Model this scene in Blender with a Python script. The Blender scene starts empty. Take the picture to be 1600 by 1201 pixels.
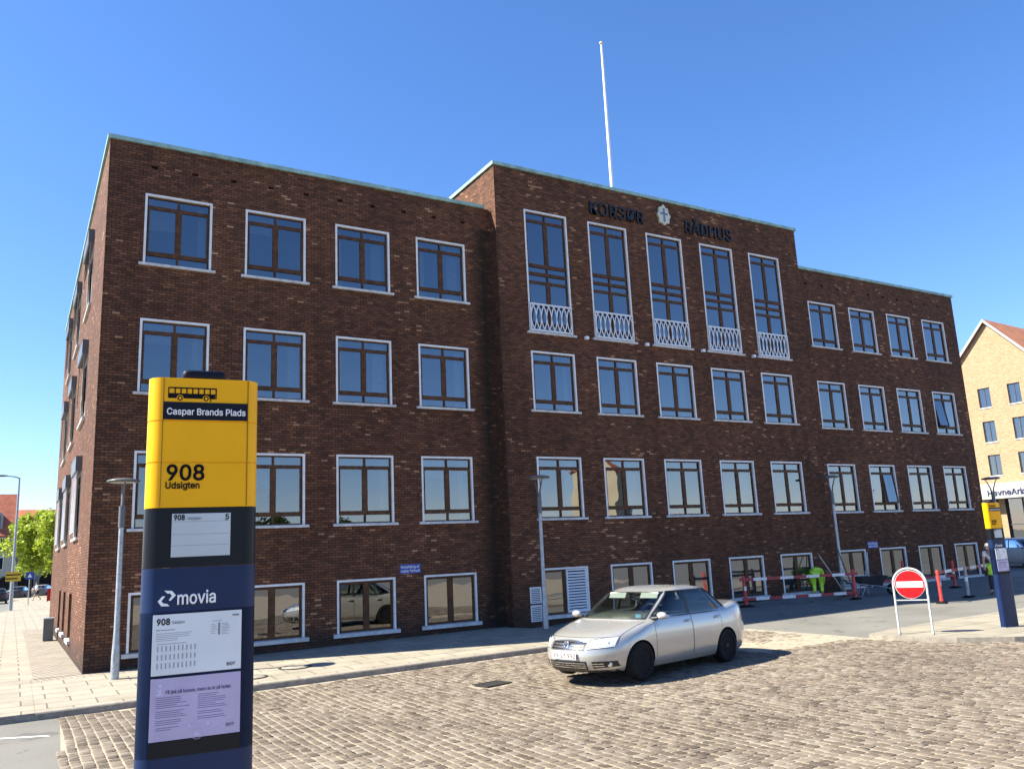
import bpy, bmesh, math, random
import numpy as np
from mathutils import Matrix, Vector
random.seed(7); rng = np.random.default_rng(7)
R = math.radians
scene = bpy.context.scene
col = scene.collection
# ------------------------------------------------------------------ camera, sky, sun, exposure
CAM = (-1.4835, -21.6474, 2.1954); YAW, PITCH, ROLL, FPX = R(30.9198), R(11.4064), R(-2.7226), 1301.52
cd = bpy.data.cameras.new('camera'); cam = bpy.data.objects.new('camera', cd); col.objects.link(cam)
cd.sensor_fit = 'HORIZONTAL'; cd.sensor_width = 36; cd.lens = FPX/1600*36; cd.clip_start = .05; cd.clip_end = 4000
_f0 = Vector((math.sin(YAW), math.cos(YAW), 0)); _r0 = Vector((math.cos(YAW), -math.sin(YAW), 0)); _u0 = Vector((0, 0, 1))
_f = _f0*math.cos(PITCH)+_u0*math.sin(PITCH); _u1 = _u0*math.cos(PITCH)-_f0*math.sin(PITCH)
_r = _r0*math.cos(ROLL)+_u1*math.sin(ROLL); _u = _u1*math.cos(ROLL)-_r0*math.sin(ROLL)
cam.matrix_world = Matrix(((_r.x, _u.x, -_f.x, CAM[0]), (_r.y, _u.y, -_f.y, CAM[1]), (_r.z, _u.z, -_f.z, CAM[2]), (0, 0, 0, 1)))
scene.camera = cam
SUN_TO = Vector((-.95, .37, 1.0)).normalized()
SUN_EL = math.asin(SUN_TO.z); SUN_AZ = math.atan2(SUN_TO.x, SUN_TO.y)      # azimuth from +y towards +x
world = bpy.data.worlds.new('World'); scene.world = world; world.use_nodes = True
wn = world.node_tree.nodes; wn.clear()
sky = wn.new('ShaderNodeTexSky'); sky.sky_type = 'NISHITA'; sky.sun_disc = False
sky.sun_elevation = SUN_EL; sky.sun_rotation = SUN_AZ; sky.air_density = 1.0; sky.dust_density = 0.2; sky.ozone_density = 6.0
hs = wn.new('ShaderNodeHueSaturation'); hs.inputs['Saturation'].default_value = 1.14
bg = wn.new('ShaderNodeBackground'); bg.inputs[1].default_value = .082
tn = wn.new('ShaderNodeMix'); tn.data_type = 'RGBA'; tn.blend_type = 'MULTIPLY'; tn.inputs[0].default_value = 1; tn.inputs[7].default_value = (1.12, 1.0, 1.07, 1)
wo = wn.new('ShaderNodeOutputWorld')
world.node_tree.links.new(sky.outputs[0], hs.inputs['Color']); world.node_tree.links.new(hs.outputs[0], tn.inputs[6]); world.node_tree.links.new(tn.outputs[2], bg.inputs[0]); world.node_tree.links.new(bg.outputs[0], wo.inputs[0])
sd = bpy.data.lights.new('sun', 'SUN'); sd.energy = 5.0; sd.angle = R(.53); sd.color = (1, .95, .81)
sun = bpy.data.objects.new('sun', sd); col.objects.link(sun); sun.rotation_euler = SUN_TO.to_track_quat('Z', 'Y').to_euler(); sun.location = (-40, 20, 50)
vs = scene.view_settings; vs.view_transform = 'Standard'; vs.look = 'None'; vs.exposure = 1.58; vs.gamma = 1
scene.cycles.use_denoising = True
scene.cycles.max_bounces = 8; scene.cycles.transparent_max_bounces = 12; scene.cycles.glossy_bounces = 4
scene.cycles.caustics_reflective = False; scene.cycles.caustics_refractive = False
try: scene.cycles.sample_clamp_indirect = 6
except Exception: pass

# ------------------------------------------------------------------ helpers
def smooth(t):
    t = min(1, max(0, t)); return t*t*(3-2*t)
def base(x): return .004*x if x < 0 else (.012*x if x < 10 else .12+.006*(min(x, 60)-10))
def road_z(x, y):
    a = base(x)-.21; b = base(x)-min(.21, .025*max(0, -y)); t = smooth((x-10.5)/2.5)
    return a*(1-t)+b*t-(.002*y if (y > 0 and x < 2) else 0)
def pave_z(x, y): return base(x)-.02*max(0, -y)-(.002*y if (y > 0 and x < 2) else 0)

class MB:
    def __init__(s): s.v = []; s.f = []; s.m = []; s.s = []; s.M = None
    def add(s, vs_, fs_, mi=0, sm=False):
        o = len(s.v)
        s.v += [tuple(s.M @ Vector(p)) for p in vs_] if s.M is not None else [tuple(p) for p in vs_]
        for f in fs_: s.f.append([i+o for i in f]); s.m.append(mi); s.s.append(sm)
        return s
    def box(s, x0, y0, z0, x1, y1, z1, mi=0):
        return s.add([(x0,y0,z0),(x1,y0,z0),(x1,y1,z0),(x0,y1,z0),(x0,y0,z1),(x1,y0,z1),(x1,y1,z1),(x0,y1,z1)],
              [(0,3,2,1),(4,5,6,7),(0,1,5,4),(1,2,6,5),(2,3,7,6),(3,0,4,7)], mi)
    def quad(s, a, b, c, d, mi=0): return s.add([a, b, c, d], [(0, 1, 2, 3)], mi)
    def tube(s, pts, r, n=8, mi=0, closed=False, flat=1.0):
        pts = [Vector(p) for p in pts]; N = len(pts)
        rr = r if isinstance(r, (list, tuple)) else [r]*N
        V = []; prev = None
        for i, p in enumerate(pts):
            if closed: t = (pts[(i+1) % N]-pts[i-1])
            else: t = pts[min(i+1, N-1)]-pts[max(i-1, 0)]
            t = t.normalized() if t.length > 1e-9 else Vector((0, 0, 1))
            if prev is None:
                a = Vector((0, 0, 1)) if abs(t.z) < .9 else Vector((1, 0, 0)); e1 = t.cross(a).normalized()
            else: e1 = (prev-t*prev.dot(t)).normalized()
            prev = e1; e2 = t.cross(e1)
            for k in range(n):
                a = 2*math.pi*k/n; V.append(p+(e1*math.cos(a)+e2*math.sin(a)*flat)*rr[i])
        F = []
        for i in range(N if closed else N-1):
            for k in range(n):
                a, b = i*n+k, i*n+(k+1) % n; c, d = ((i+1) % N)*n+(k+1) % n, ((i+1) % N)*n+k
                F.append((a, b, c, d))
        s.add(V, F, mi, True)
        if not closed: s.add(V[:n], [tuple(range(n))[::-1]], mi); s.add(V[-n:], [tuple(range(n))], mi)
        return s
    def lathe(s, prof, n=20, mi=0, c=(0, 0, 0), sm=True):
        V = []; F = []
        for r, z in prof:
            for k in range(n): a = 2*math.pi*k/n; V.append((c[0]+r*math.cos(a), c[1]+r*math.sin(a), c[2]+z))
        for i in range(len(prof)-1):
            for k in range(n): F.append((i*n+k, i*n+(k+1) % n, (i+1)*n+(k+1) % n, (i+1)*n+k))
        s.add(V, F, mi, sm)
        if prof[0][0] > 1e-6: s.add(V[:n], [tuple(range(n))[::-1]], mi)
        if prof[-1][0] > 1e-6: s.add(V[-n:], [tuple(range(n))], mi)
        return s
    def grid(s, P, mi=0, sm=True, wrap=False, flip=False):
        h, w = len(P), len(P[0]); V = [p for row in P for p in row]; F = []
        for i in range(h-1):
            for j in range(w if wrap else w-1):
                q = (i*w+j, i*w+(j+1) % w, (i+1)*w+(j+1) % w, (i+1)*w+j); F.append(q[::-1] if flip else q)
        return s.add(V, F, mi, sm)
    def prism(s, poly, y0, y1, mi=0):            # polygon in (x, z), front at y0, back at y1
        n = len(poly)
        V = [(x, y0, z) for x, z in poly]+[(x, y1, z) for x, z in poly]
        return s.add(V, [tuple(range(n)), tuple(range(n, 2*n))[::-1]]+[(i, i+n, (i+1) % n+n, (i+1) % n) for i in range(n)], mi)
    def ell(s, c, r, mi=0, n=12, m=8):
        P = [[(c[0]+r[0]*math.sin(math.pi*i/m)*math.cos(2*math.pi*j/n), c[1]+r[1]*math.sin(math.pi*i/m)*math.sin(2*math.pi*j/n), c[2]-r[2]*math.cos(math.pi*i/m)) for j in range(n)] for i in range(m+1)]
        return s.grid(P, mi, True, True)
    def mesh(s, name, mats, fix=True, clean=False):
        me = bpy.data.meshes.new(name); me.from_pydata(s.v, [], s.f)
        for m in (mats if isinstance(mats, (list, tuple)) else [mats]): me.materials.append(m)
        me.polygons.foreach_set('material_index', s.m); me.polygons.foreach_set('use_smooth', s.s)
        if fix or clean:
            bm = bmesh.new(); bm.from_mesh(me)
            if clean: bmesh.ops.remove_doubles(bm, verts=bm.verts, dist=1e-4)
            if fix: bmesh.ops.recalc_face_normals(bm, faces=bm.faces)
            bm.to_mesh(me); bm.free()
        me.update(); return me
    def build(s, name, mats, parent=None, loc=(0, 0, 0), rot=(0, 0, 0), fix=True, clean=False):
        return link(name, s.mesh(name, mats, fix, clean), parent, loc, rot)
def link(name, me, parent=None, loc=(0, 0, 0), rot=(0, 0, 0)):
    o = bpy.data.objects.new(name, me); col.objects.link(o); o.location = loc; o.rotation_euler = rot
    if parent: o.parent = parent
    return o
def empty(name, loc=(0, 0, 0), rz=0): 
    o = link(name, None, None, loc, (0, 0, rz)); o.empty_display_size = .2; return o
def tag(o, label, cat, group=None):
    o['label'] = label; o['category'] = cat
    if group: o['group'] = group
    return o
def struct(o, kind='structure'): o['kind'] = kind; return o
def kids(o): return [c for c in bpy.data.objects if c.parent == o]
def dup(o, parent=None):
    c = o.copy(); col.objects.link(c)
    if parent is not None: c.parent = parent
    for k in list(o.children): dup(k, c)
    return c

# ------------------------------------------------------------------ materials
def mat(name, color, rough=.6, metal=0, spec=.5, noise=None, bump=None, emit=None, coat=0, ior=None):
    m = bpy.data.materials.new(name); m.use_nodes = True; nt = m.node_tree; b = nt.nodes['Principled BSDF']
    b.inputs['Base Color'].default_value = (*color, 1); b.inputs['Roughness'].default_value = rough
    b.inputs['Metallic'].default_value = metal; b.inputs['Specular IOR Level'].default_value = spec
    if ior: b.inputs['IOR'].default_value = ior
    if coat: b.inputs['Coat Weight'].default_value = coat; b.inputs['Coat Roughness'].default_value = .04
    if noise or bump:
        g = nt.nodes.new('ShaderNodeNewGeometry')
    if noise:                                   # (scale, amount): irregular dirt / tone variation
        sc, am = noise[:2]; n = nt.nodes.new('ShaderNodeTexNoise'); n.inputs['Scale'].default_value = sc; n.inputs['Detail'].default_value = 6
        nt.links.new(g.outputs['Position'], n.inputs['Vector'])
        r = nt.nodes.new('ShaderNodeValToRGB'); r.color_ramp.elements[0].position = .3; r.color_ramp.elements[1].position = .7
        r.color_ramp.elements[0].color = (*[c*(1-am) for c in color], 1); r.color_ramp.elements[1].color = (*[min(1, c*(1+am)) for c in color], 1)
        nt.links.new(n.outputs['Fac'], r.inputs[0]); nt.links.new(r.outputs[0], b.inputs['Base Color'])
    if bump:
        n2 = nt.nodes.new('ShaderNodeTexNoise'); n2.inputs['Scale'].default_value = bump[0]; n2.inputs['Detail'].default_value = 4
        nt.links.new(g.outputs['Position'], n2.inputs['Vector'])
        bp = nt.nodes.new('ShaderNodeBump'); bp.inputs['Strength'].default_value = bump[1]; bp.inputs['Distance'].default_value = bump[2] if len(bump) > 2 else .01
        nt.links.new(n2.outputs['Fac'], bp.inputs['Height']); nt.links.new(bp.outputs[0], b.inputs['Normal'])
    return m
class NT:
    def __init__(s, m): s.t = m.node_tree
    def n(s, ty, **k):
        o = s.t.nodes.new(ty)
        for a, v in k.items(): setattr(o, a, v)
        return o
    def l(s, a, b): s.t.links.new(a, b)
    def math(s, op, a, b=None, c=None):
        o = s.n('ShaderNodeMath', operation=op)
        for i, v in enumerate((a, b, c)):
            if v is None: continue
            if isinstance(v, (int, float)): o.inputs[i].default_value = v
            else: s.l(v, o.inputs[i])
        return o.outputs[0]
    def mix(s, f, a, b, bt='MIX'):
        o = s.n('ShaderNodeMix', data_type='RGBA', blend_type=bt)
        for sock, v in ((o.inputs[0], f), (o.inputs[6], a), (o.inputs[7], b)):
            if isinstance(v, (int, float)): sock.default_value = v
            elif isinstance(v, tuple): sock.default_value = (*v, 1)
            else: s.l(v, sock)
        return o.outputs[2]
    def ramp(s, f, els, const=False):
        o = s.n('ShaderNodeValToRGB'); cr = o.color_ramp
        if const: cr.interpolation = 'CONSTANT'
        while len(cr.elements) < len(els): cr.elements.new(1)
        for e, (p, c) in zip(cr.elements, els): e.position = p; e.color = (*c, 1)
        s.l(f, o.inputs[0]); return o.outputs[0]
    def noise(s, vec, scale, detail=4, dim='3D'):
        o = s.n('ShaderNodeTexNoise'); o.inputs['Scale'].default_value = scale; o.inputs['Detail'].default_value = detail
        s.l(vec, o.inputs['Vector']); return o.outputs['Fac']

def brick_material(name, cols, mortar, L=.19, H=.0667, joint=.015, stain=None, cluster=.42, bumpd=.004):
    m = bpy.data.materials.new(name); m.use_nodes = True; N = NT(m); b = m.node_tree.nodes['Principled BSDF']
    b.inputs['Roughness'].default_value = .85; b.inputs['Specular IOR Level'].default_value = .25
    g = N.n('ShaderNodeNewGeometry'); sp = N.n('ShaderNodeSeparateXYZ'); N.l(g.outputs['Position'], sp.inputs[0])
    sn = N.n('ShaderNodeSeparateXYZ'); N.l(g.outputs['True Normal'], sn.inputs[0])
    isx = N.math('GREATER_THAN', N.math('ABSOLUTE', sn.outputs[0]), .7)
    u = N.math('ADD', N.math('MULTIPLY', isx, sp.outputs[1]), N.math('MULTIPLY', N.math('SUBTRACT', 1, isx), sp.outputs[0]))
    v = N.math('DIVIDE', N.math('ADD', sp.outputs[2], 2), H)
    row = N.math('FLOOR', v); fv = N.math('FRACT', v)
    wn1 = N.n('ShaderNodeTexWhiteNoise', noise_dimensions='1D'); N.l(row, wn1.inputs['W'])
    off = N.math('ADD', N.math('MULTIPLY', N.math('MODULO', row, 2), .5), N.math('MULTIPLY', wn1.outputs['Value'], .12))
    uu = N.math('ADD', N.math('DIVIDE', N.math('ADD', u, 100), L), off)
    cell = N.math('FLOOR', uu); fu = N.math('FRACT', uu)
    cb = N.n('ShaderNodeCombineXYZ'); N.l(cell, cb.inputs[0]); N.l(row, cb.inputs[1]); N.l(isx, cb.inputs[2])
    wn2 = N.n('ShaderNodeTexWhiteNoise', noise_dimensions='3D'); N.l(cb.outputs[0], wn2.inputs['Vector'])
    nz = N.noise(g.outputs['Position'], .55, 5)
    r = N.math('ADD', wn2.outputs['Value'], N.math('MULTIPLY', N.math('SUBTRACT', nz, .5), cluster))
    c = N.ramp(r, cols)
    fine = N.noise(g.outputs['Position'], 40, 3)
    c = N.mix(.35, c, N.ramp(fine, [(.3, (.55, .55, .55)), (.7, (1.35, 1.35, 1.35))]), 'MULTIPLY')
    mm = N.math('MAXIMUM', N.math('LESS_THAN', fu, joint/L), N.math('LESS_THAN', fv, joint/H))
    c = N.mix(mm, c, mortar)
    if stain: c = stain(N, sp, g, c)
    N.l(c, b.inputs['Base Color'])
    bp = N.n('ShaderNodeBump'); bp.inputs['Strength'].default_value = .35; bp.inputs['Distance'].default_value = bumpd
    N.l(N.math('SUBTRACT', 1, mm), bp.inputs['Height']); N.l(bp.outputs[0], b.inputs['Normal'])
    return m
def hall_stain(N, sp, g, c):
    # moss and soot where the wings meet the raised centre, and a few washed patches: marks on the brick itself
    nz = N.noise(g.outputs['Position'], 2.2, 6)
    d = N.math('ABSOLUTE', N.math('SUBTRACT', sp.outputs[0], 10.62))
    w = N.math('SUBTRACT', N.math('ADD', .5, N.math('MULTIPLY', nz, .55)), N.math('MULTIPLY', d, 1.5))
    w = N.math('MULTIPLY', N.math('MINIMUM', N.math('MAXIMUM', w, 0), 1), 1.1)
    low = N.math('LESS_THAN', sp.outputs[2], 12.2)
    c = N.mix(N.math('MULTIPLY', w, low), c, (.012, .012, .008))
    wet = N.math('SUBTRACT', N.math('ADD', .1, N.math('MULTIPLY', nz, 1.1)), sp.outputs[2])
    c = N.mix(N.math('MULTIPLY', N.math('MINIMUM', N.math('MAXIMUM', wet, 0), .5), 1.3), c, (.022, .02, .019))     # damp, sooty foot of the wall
    mp = N.n('ShaderNodeMapping'); N.l(g.outputs['Position'], mp.inputs[0]); mp.inputs['Scale'].default_value = (3.2, 3.2, .16)
    c = N.mix(1.0, c, N.ramp(N.noise(mp.outputs[0], 1.0, 4), [(.3, (.84, .83, .82)), (.7, (1.1, 1.1, 1.1))]), 'MULTIPLY')   # rain streaks
    big = N.noise(g.outputs['Position'], .23, 3)
    c = N.mix(1.0, c, N.ramp(big, [(.3, (.78, .76, .76)), (.7, (1.2, 1.18, 1.16))]), 'MULTIPLY')
    return c
M = {}
M['brick'] = brick_material('hall_brick', [(0, (.08, .036, .0205)), (.28, (.114, .05, .027)), (.6, (.142, .061, .032)), (.88, (.17, .073, .037)), (.975, (.215, .096, .049)), (1.0, (.38, .2, .11))], (.024, .016, .012), stain=hall_stain)
M['yellow_brick'] = brick_material('yellow_brick', [(0, (.3, .185, .1)), (.5, (.355, .232, .13)), (1, (.41, .278, .168))], (.35, .26, .17))
M['brown_wood'] = mat('brown_window_wood', (.085, .038, .016), .6, spec=.25, noise=(9, .4))
M['white_trim'] = mat('white_painted_trim', (.72, .72, .7), .5, noise=(5, .12))
M['sill'] = mat('pale_stone_sill', (.55, .54, .52), .7, noise=(7, .2))
M['copper'] = mat('verdigris_copper', (.26, .42, .38), .55, noise=(3, .3), bump=(6, .4))
M['roof_felt'] = mat('roof_felt', (.06, .06, .065), .9)
M['room'] = mat('room_paint', (.22, .22, .225), .9)
M['curtain'] = mat('curtain_cloth', (.75, .76, .78), .9, noise=(12, .1))
M['dark'] = mat('dark_hollow', (.012, .012, .012), .9)
M['black_metal'] = mat('black_letters', (.012, .012, .014), .35)
M['white_metal'] = mat('white_painted_metal', (.75, .76, .78), .4)
M['galv'] = mat('galvanised_steel', (.36, .38, .4), .45, metal=.6, noise=(14, .25))
M['grey_paint'] = mat('grey_lamp_paint', (.11, .115, .12), .4)
M['aluminium_blind'] = mat('aluminium_blind', (.42, .43, .44), .4, metal=.4)
M['black_plastic'] = mat('black_plastic', (.018, .018, .02), .45)
M['rubber'] = mat('rubber', (.01, .01, .011), .85, spec=.2, noise=(20, .3))
def glass(name, tint=(.42, .5, .56), ior=2.6, wav=.0016, rough=0.0):
    m = bpy.data.materials.new(name); m.use_nodes = True; N = NT(m); m.node_tree.nodes.remove(m.node_tree.nodes['Principled BSDF'])
    g = N.n('ShaderNodeNewGeometry'); bp = N.n('ShaderNodeBump'); bp.inputs['Strength'].default_value = 1; bp.inputs['Distance'].default_value = wav
    N.l(N.noise(g.outputs['Position'], 1.7, 1), bp.inputs['Height'])
    fr = N.n('ShaderNodeFresnel'); fr.inputs['IOR'].default_value = ior
    gl = N.n('ShaderNodeBsdfGlossy'); gl.inputs['Roughness'].default_value = rough; gl.inputs['Color'].default_value = (.95, .97, 1, 1); N.l(bp.outputs[0], gl.inputs['Normal'])
    tr = N.n('ShaderNodeBsdfTransparent'); tr.inputs['Color'].default_value = (*tint, 1)
    mx = N.n('ShaderNodeMixShader'); N.l(fr.outputs[0], mx.inputs[0]); N.l(tr.outputs[0], mx.inputs[1]); N.l(gl.outputs[0], mx.inputs[2])
    N.l(mx.outputs[0], m.node_tree.nodes['Material Output'].inputs[0]); return m
M['glass'] = glass('window_glass')
M['car_glass'] = glass('car_glass', (.55, .62, .6), 1.55, .0005)

def cobble_mats():
    m = bpy.data.materials.new('granite_setts'); m.use_nodes = True; N = NT(m); b = m.node_tree.nodes['Principled BSDF']
    b.inputs['Roughness'].default_value = .8; b.inputs['Specular IOR Level'].default_value = .3
    g = N.n('ShaderNodeNewGeometry')
    c = N.ramp(g.outputs['Random Per Island'], [(0, (.082, .063, .048)), (.2, (.132, .105, .08)), (.6, (.163, .131, .1)), (.85, (.19, .156, .122)), (1, (.225, .194, .155))])
    c = N.mix(.6, c, N.ramp(N.noise(g.outputs['Position'], 26, 6), [(.3, (.75, .75, .75)), (.72, (1.25, 1.23, 1.2))]), 'MULTIPLY')
    c = N.mix(1.0, c, N.ramp(N.noise(g.outputs['Position'], .35, 3), [(.3, (.8, .78, .77)), (.7, (1.1, 1.1, 1.08))]), 'MULTIPLY')
    d = N.math('MULTIPLY', N.noise(g.outputs['Position'], .8, 4), N.noise(g.outputs['Position'], 9, 5))
    c = N.mix(N.math('MULTIPLY', N.math('MINIMUM', N.math('MAXIMUM', N.math('MULTIPLY', N.math('SUBTRACT', d, .31), 5), 0), 1), .6), c, (.25, .205, .145))
    N.l(c, b.inputs['Base Color'])
    bp = N.n('ShaderNodeBump'); bp.inputs['Strength'].default_value = .5; bp.inputs['Distance'].default_value = .006
    N.l(N.noise(g.outputs['Position'], 55, 4), bp.inputs['Height']); N.l(bp.outputs[0], b.inputs['Normal'])
    return m
M['setts'] = cobble_mats()
M['sand'] = mat('joint_sand', (.32, .265, .19), .95, noise=(3, .18), bump=(60, .4))
M['kerb'] = mat('granite_kerb', (.24, .21, .17), .8, noise=(9, .25), bump=(40, .3))
def asphalt():
    m = bpy.data.materials.new('asphalt'); m.use_nodes = True; N = NT(m); b = m.node_tree.nodes['Principled BSDF']; b.inputs['Roughness'].default_value = .9
    g = N.n('ShaderNodeNewGeometry'); P = g.outputs['Position']
    c = N.ramp(N.noise(P, .5, 5), [(.3, (.13, .122, .106)), (.7, (.175, .164, .142))])
    c = N.mix(.5, c, N.ramp(N.noise(P, 70, 3), [(.35, (.5, .5, .5)), (.65, (1.5, 1.5, 1.5))]), 'MULTIPLY')
    st = N.noise(P, 1.4, 6); c = N.mix(N.math('MULTIPLY', N.math('GREATER_THAN', st, .64), .45), c, (.05, .048, .045))
    N.l(c, b.inputs['Base Color'])
    bp = N.n('ShaderNodeBump'); bp.inputs['Strength'].default_value = .4; bp.inputs['Distance'].default_value = .005
    N.l(N.noise(P, 90, 3), bp.inputs['Height']); N.l(bp.outputs[0], b.inputs['Normal']); return m
M['asphalt'] = asphalt()
def slabs(name='paving_slabs', a=(.265, .232, .175), bcol=(.315, .275, .21), W=.8, H=.6, rot=0):
    m = bpy.data.materials.new(name); m.use_nodes = True; N = NT(m); b = m.node_tree.nodes['Principled BSDF']; b.inputs['Roughness'].default_value = .85
    g = N.n('ShaderNodeNewGeometry'); P = g.outputs['Position']
    mp = N.n('ShaderNodeMapping'); N.l(P, mp.inputs[0]); mp.inputs['Rotation'].default_value = (0, 0, rot)
    br = N.n('ShaderNodeTexBrick'); N.l(mp.outputs[0], br.inputs['Vector']); br.inputs['Scale'].default_value = 1
    br.inputs['Brick Width'].default_value = W; br.inputs['Row Height'].default_value = H; br.inputs['Mortar Size'].default_value = .017; br.inputs['Mortar Smooth'].default_value = .3
    br.inputs['Color1'].default_value = (*a, 1); br.inputs['Color2'].default_value = (*bcol, 1); br.inputs['Mortar'].default_value = (.12, .1, .075, 1)
    c = N.mix(.6, br.outputs['Color'], N.ramp(N.noise(P, 1.2, 7), [(.3, (.72, .72, .72)), (.7, (1.18, 1.18, 1.18))]), 'MULTIPLY')
    c = N.mix(N.math('MULTIPLY', N.math('GREATER_THAN', N.noise(P, 5.5, 3), .68), .4), c, (.13, .115, .09))
    N.l(c, b.inputs['Base Color'])
    bp = N.n('ShaderNodeBump'); bp.inputs['Strength'].default_value = .5; bp.inputs['Distance'].default_value = .006; bp.invert = True
    N.l(br.outputs['Fac'], bp.inputs['Height']); N.l(bp.outputs[0], b.inputs['Normal']); return m
M['slabs'] = slabs()
M['small_setts'] = slabs('small_paving_setts', (.27, .235, .185), (.36, .31, .245), .16, .1, .5)
M['line'] = mat('road_paint', (.72, .72, .68), .7, noise=(9, .2))
M['earth'] = mat('far_ground', (.2, .19, .17), .95, noise=(.08, .3))

# ------------------------------------------------------------------ text
try: FONT = bpy.data.fonts.load(bpy.utils.system_resource('DATAFILES', path='fonts')+'/Inter.woff2')   # ships inside Blender
except Exception: FONT = None
CAPR = {}
def text_mesh(body, size, bold=0.0, align='LEFT', ext=.001, spacing=1.0):
    if body != 'H' and 'r' not in CAPR:
        hm = text_mesh('H', 1.0); ys_ = [v.co.y for v in hm.vertices]; CAPR['r'] = max(ys_)-min(ys_); bpy.data.meshes.remove(hm)
    if body != 'H': size = size*.72/CAPR['r']
    c = bpy.data.curves.new('txt', 'FONT'); c.body = body; c.size = size; c.font = FONT or c.font; c.align_x = align; c.extrude = ext; c.bevel_depth = bold*size; c.bevel_resolution = 0; c.resolution_u = 4; c.space_character = spacing
    o = bpy.data.objects.new('txt', c); col.objects.link(o); dg = bpy.context.evaluated_depsgraph_get(); dg.update()
    me = bpy.data.meshes.new_from_object(o.evaluated_get(dg)); bpy.data.objects.remove(o); bpy.data.curves.remove(c); return me
UP = Matrix.Rotation(R(90), 4, 'X')              # text lies in x/z, reads from -y
def text(name, body, size, m, parent, x, z, y=-.003, width=None, **k):
    me = text_mesh(body, size, **k); me.materials.clear(); me.materials.append(m); me.transform(UP)
    if width:
        xs = [v.co.x for v in me.vertices]; w = max(xs)-min(xs); me.transform(Matrix.Diagonal((width/w, 1, 1, 1)))
    return link(name, me, parent, (x, y, z))

# ================================================================== TOWN HALL
hall = tag(empty('town_hall'), 'long dark brown brick town hall with white framed windows and raised centre', 'building')
F_MAP = lambda y: (lambda u, d, z: (u, y+d, z))              # facade facing -y
S_MAP = lambda x: (lambda u, d, z: (x+d, u, z))              # wall facing -x
def wall(name, mp, u0, u1, z0, z1, holes, parent=hall, m=None, top=True):
    us = sorted({u0, u1, *[h[0] for h in holes], *[h[1] for h in holes]}); zs = sorted({z0, z1, *[h[2] for h in holes], *[h[3] for h in holes]})
    b = MB(); idx = {}
    def vid(i, j):
        if (i, j) not in idx: idx[(i, j)] = len(b.v); b.v.append(mp(us[i], 0, zs[j]))
        return idx[(i, j)]
    for i in range(len(us)-1):
        for j in range(len(zs)-1):
            cu, cz = (us[i]+us[i+1])/2, (zs[j]+zs[j+1])/2
            if any(h[0] < cu < h[1] and h[2] < cz < h[3] for h in holes): continue
            b.f.append([vid(i, j), vid(i+1, j), vid(i+1, j+1), vid(i, j+1)]); b.m.append(0); b.s.append(False)
    for a, c, e, g, dp, back in holes:
        p = lambda u, d, z: mp(u, d, z)
        b.quad(p(a, 0, e), p(a, dp, e), p(a, dp, g), p(a, 0, g)); b.quad(p(c, 0, e), p(c, 0, g), p(c, dp, g), p(c, dp, e))
        b.quad(p(a, 0, e), p(c, 0, e), p(c, dp, e), p(a, dp, e)); b.quad(p(a, 0, g), p(a, dp, g), p(c, dp, g), p(c, 0, g))
        if back: b.quad(p(a, dp, e), p(c, dp, e), p(c, dp, g), p(a, dp, g), 1)
    if mp(0, 1, 0)[0] > mp(0, 0, 0)[0]: b.f = [f[::-1] for f in b.f]
    return b.build(name, [m or M['brick'], M['dark']], parent, fix=False)
DC = -.4155
W = 1.64
XL = [.87, 3.367, 5.862, 8.354]; XC = [11.97, 14.475, 16.98, 19.487, 21.99]; XR = [25.565, 28.062, 30.558, 33.055]
ROWS = [(9.755, 11.61), (6.455, 8.31), (3.17, 5.01)]; BASE = (.35, 1.70); TALL = (8.94, 12.99)
HB = .13
def holes_for(xs, rows): return [(x, x+W, a, b, HB, False) for x in xs for a, b in rows]
def slots(u0, n): return [(u0+k*.99-.075, u0+k*.99+.075, 12.31, 12.39, .12, True) for k in range(n)]
wall('wall', F_MAP(0), 0, 10.92, -.4, 12.93, holes_for(XL, ROWS+[BASE])+slots(1.06, 10))
wall('wall', F_MAP(DC), 10.92, 24.75, -.4, 14.31, holes_for(XC, [TALL]+ROWS[1:]+[BASE]))
wall('wall', F_MAP(0), 24.75, 35.64, -.4, 12.93, holes_for(XR, ROWS+[BASE])+slots(25.57, 10))
YS = [4.0, 9.1, 13.9]; YB = [5.2, 8.35, 11.2]; SW = 2.0; DEP = 20.0
wall('wall', S_MAP(0), 0, DEP, -.4, 12.93, [(y, y+SW, a, b, HB, False) for y in YS for a, b in ROWS]+[(y, y+1.15, .4, 1.7, HB+.1, False) for y in YB])
b = MB(); b.quad((35.64, 0, -.4), (35.64, DEP, -.4), (35.64, DEP, 12.93), (35.64, 0, 12.93)); b.quad((0, DEP, -.4), (35.64, DEP, -.4), (35.64, DEP, 12.93), (0, DEP, 12.93)); b.build('wall', M['brick'], hall, fix=False)
b = MB()
for x in (10.92, 24.75):
    b.quad((x, DC, -.4), (x, 0, -.4), (x, 0, 12.9), (x, DC, 12.9)); b.quad((x, DC, 12.9), (x, 9, 12.9), (x, 9, 14.31), (x, DC, 14.31))
b.quad((10.92, 9, 12.9), (24.75, 9, 12.9), (24.75, 9, 14.31), (10.92, 9, 14.31)); b.build('wall', M['brick'], hall, fix=False)
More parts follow.
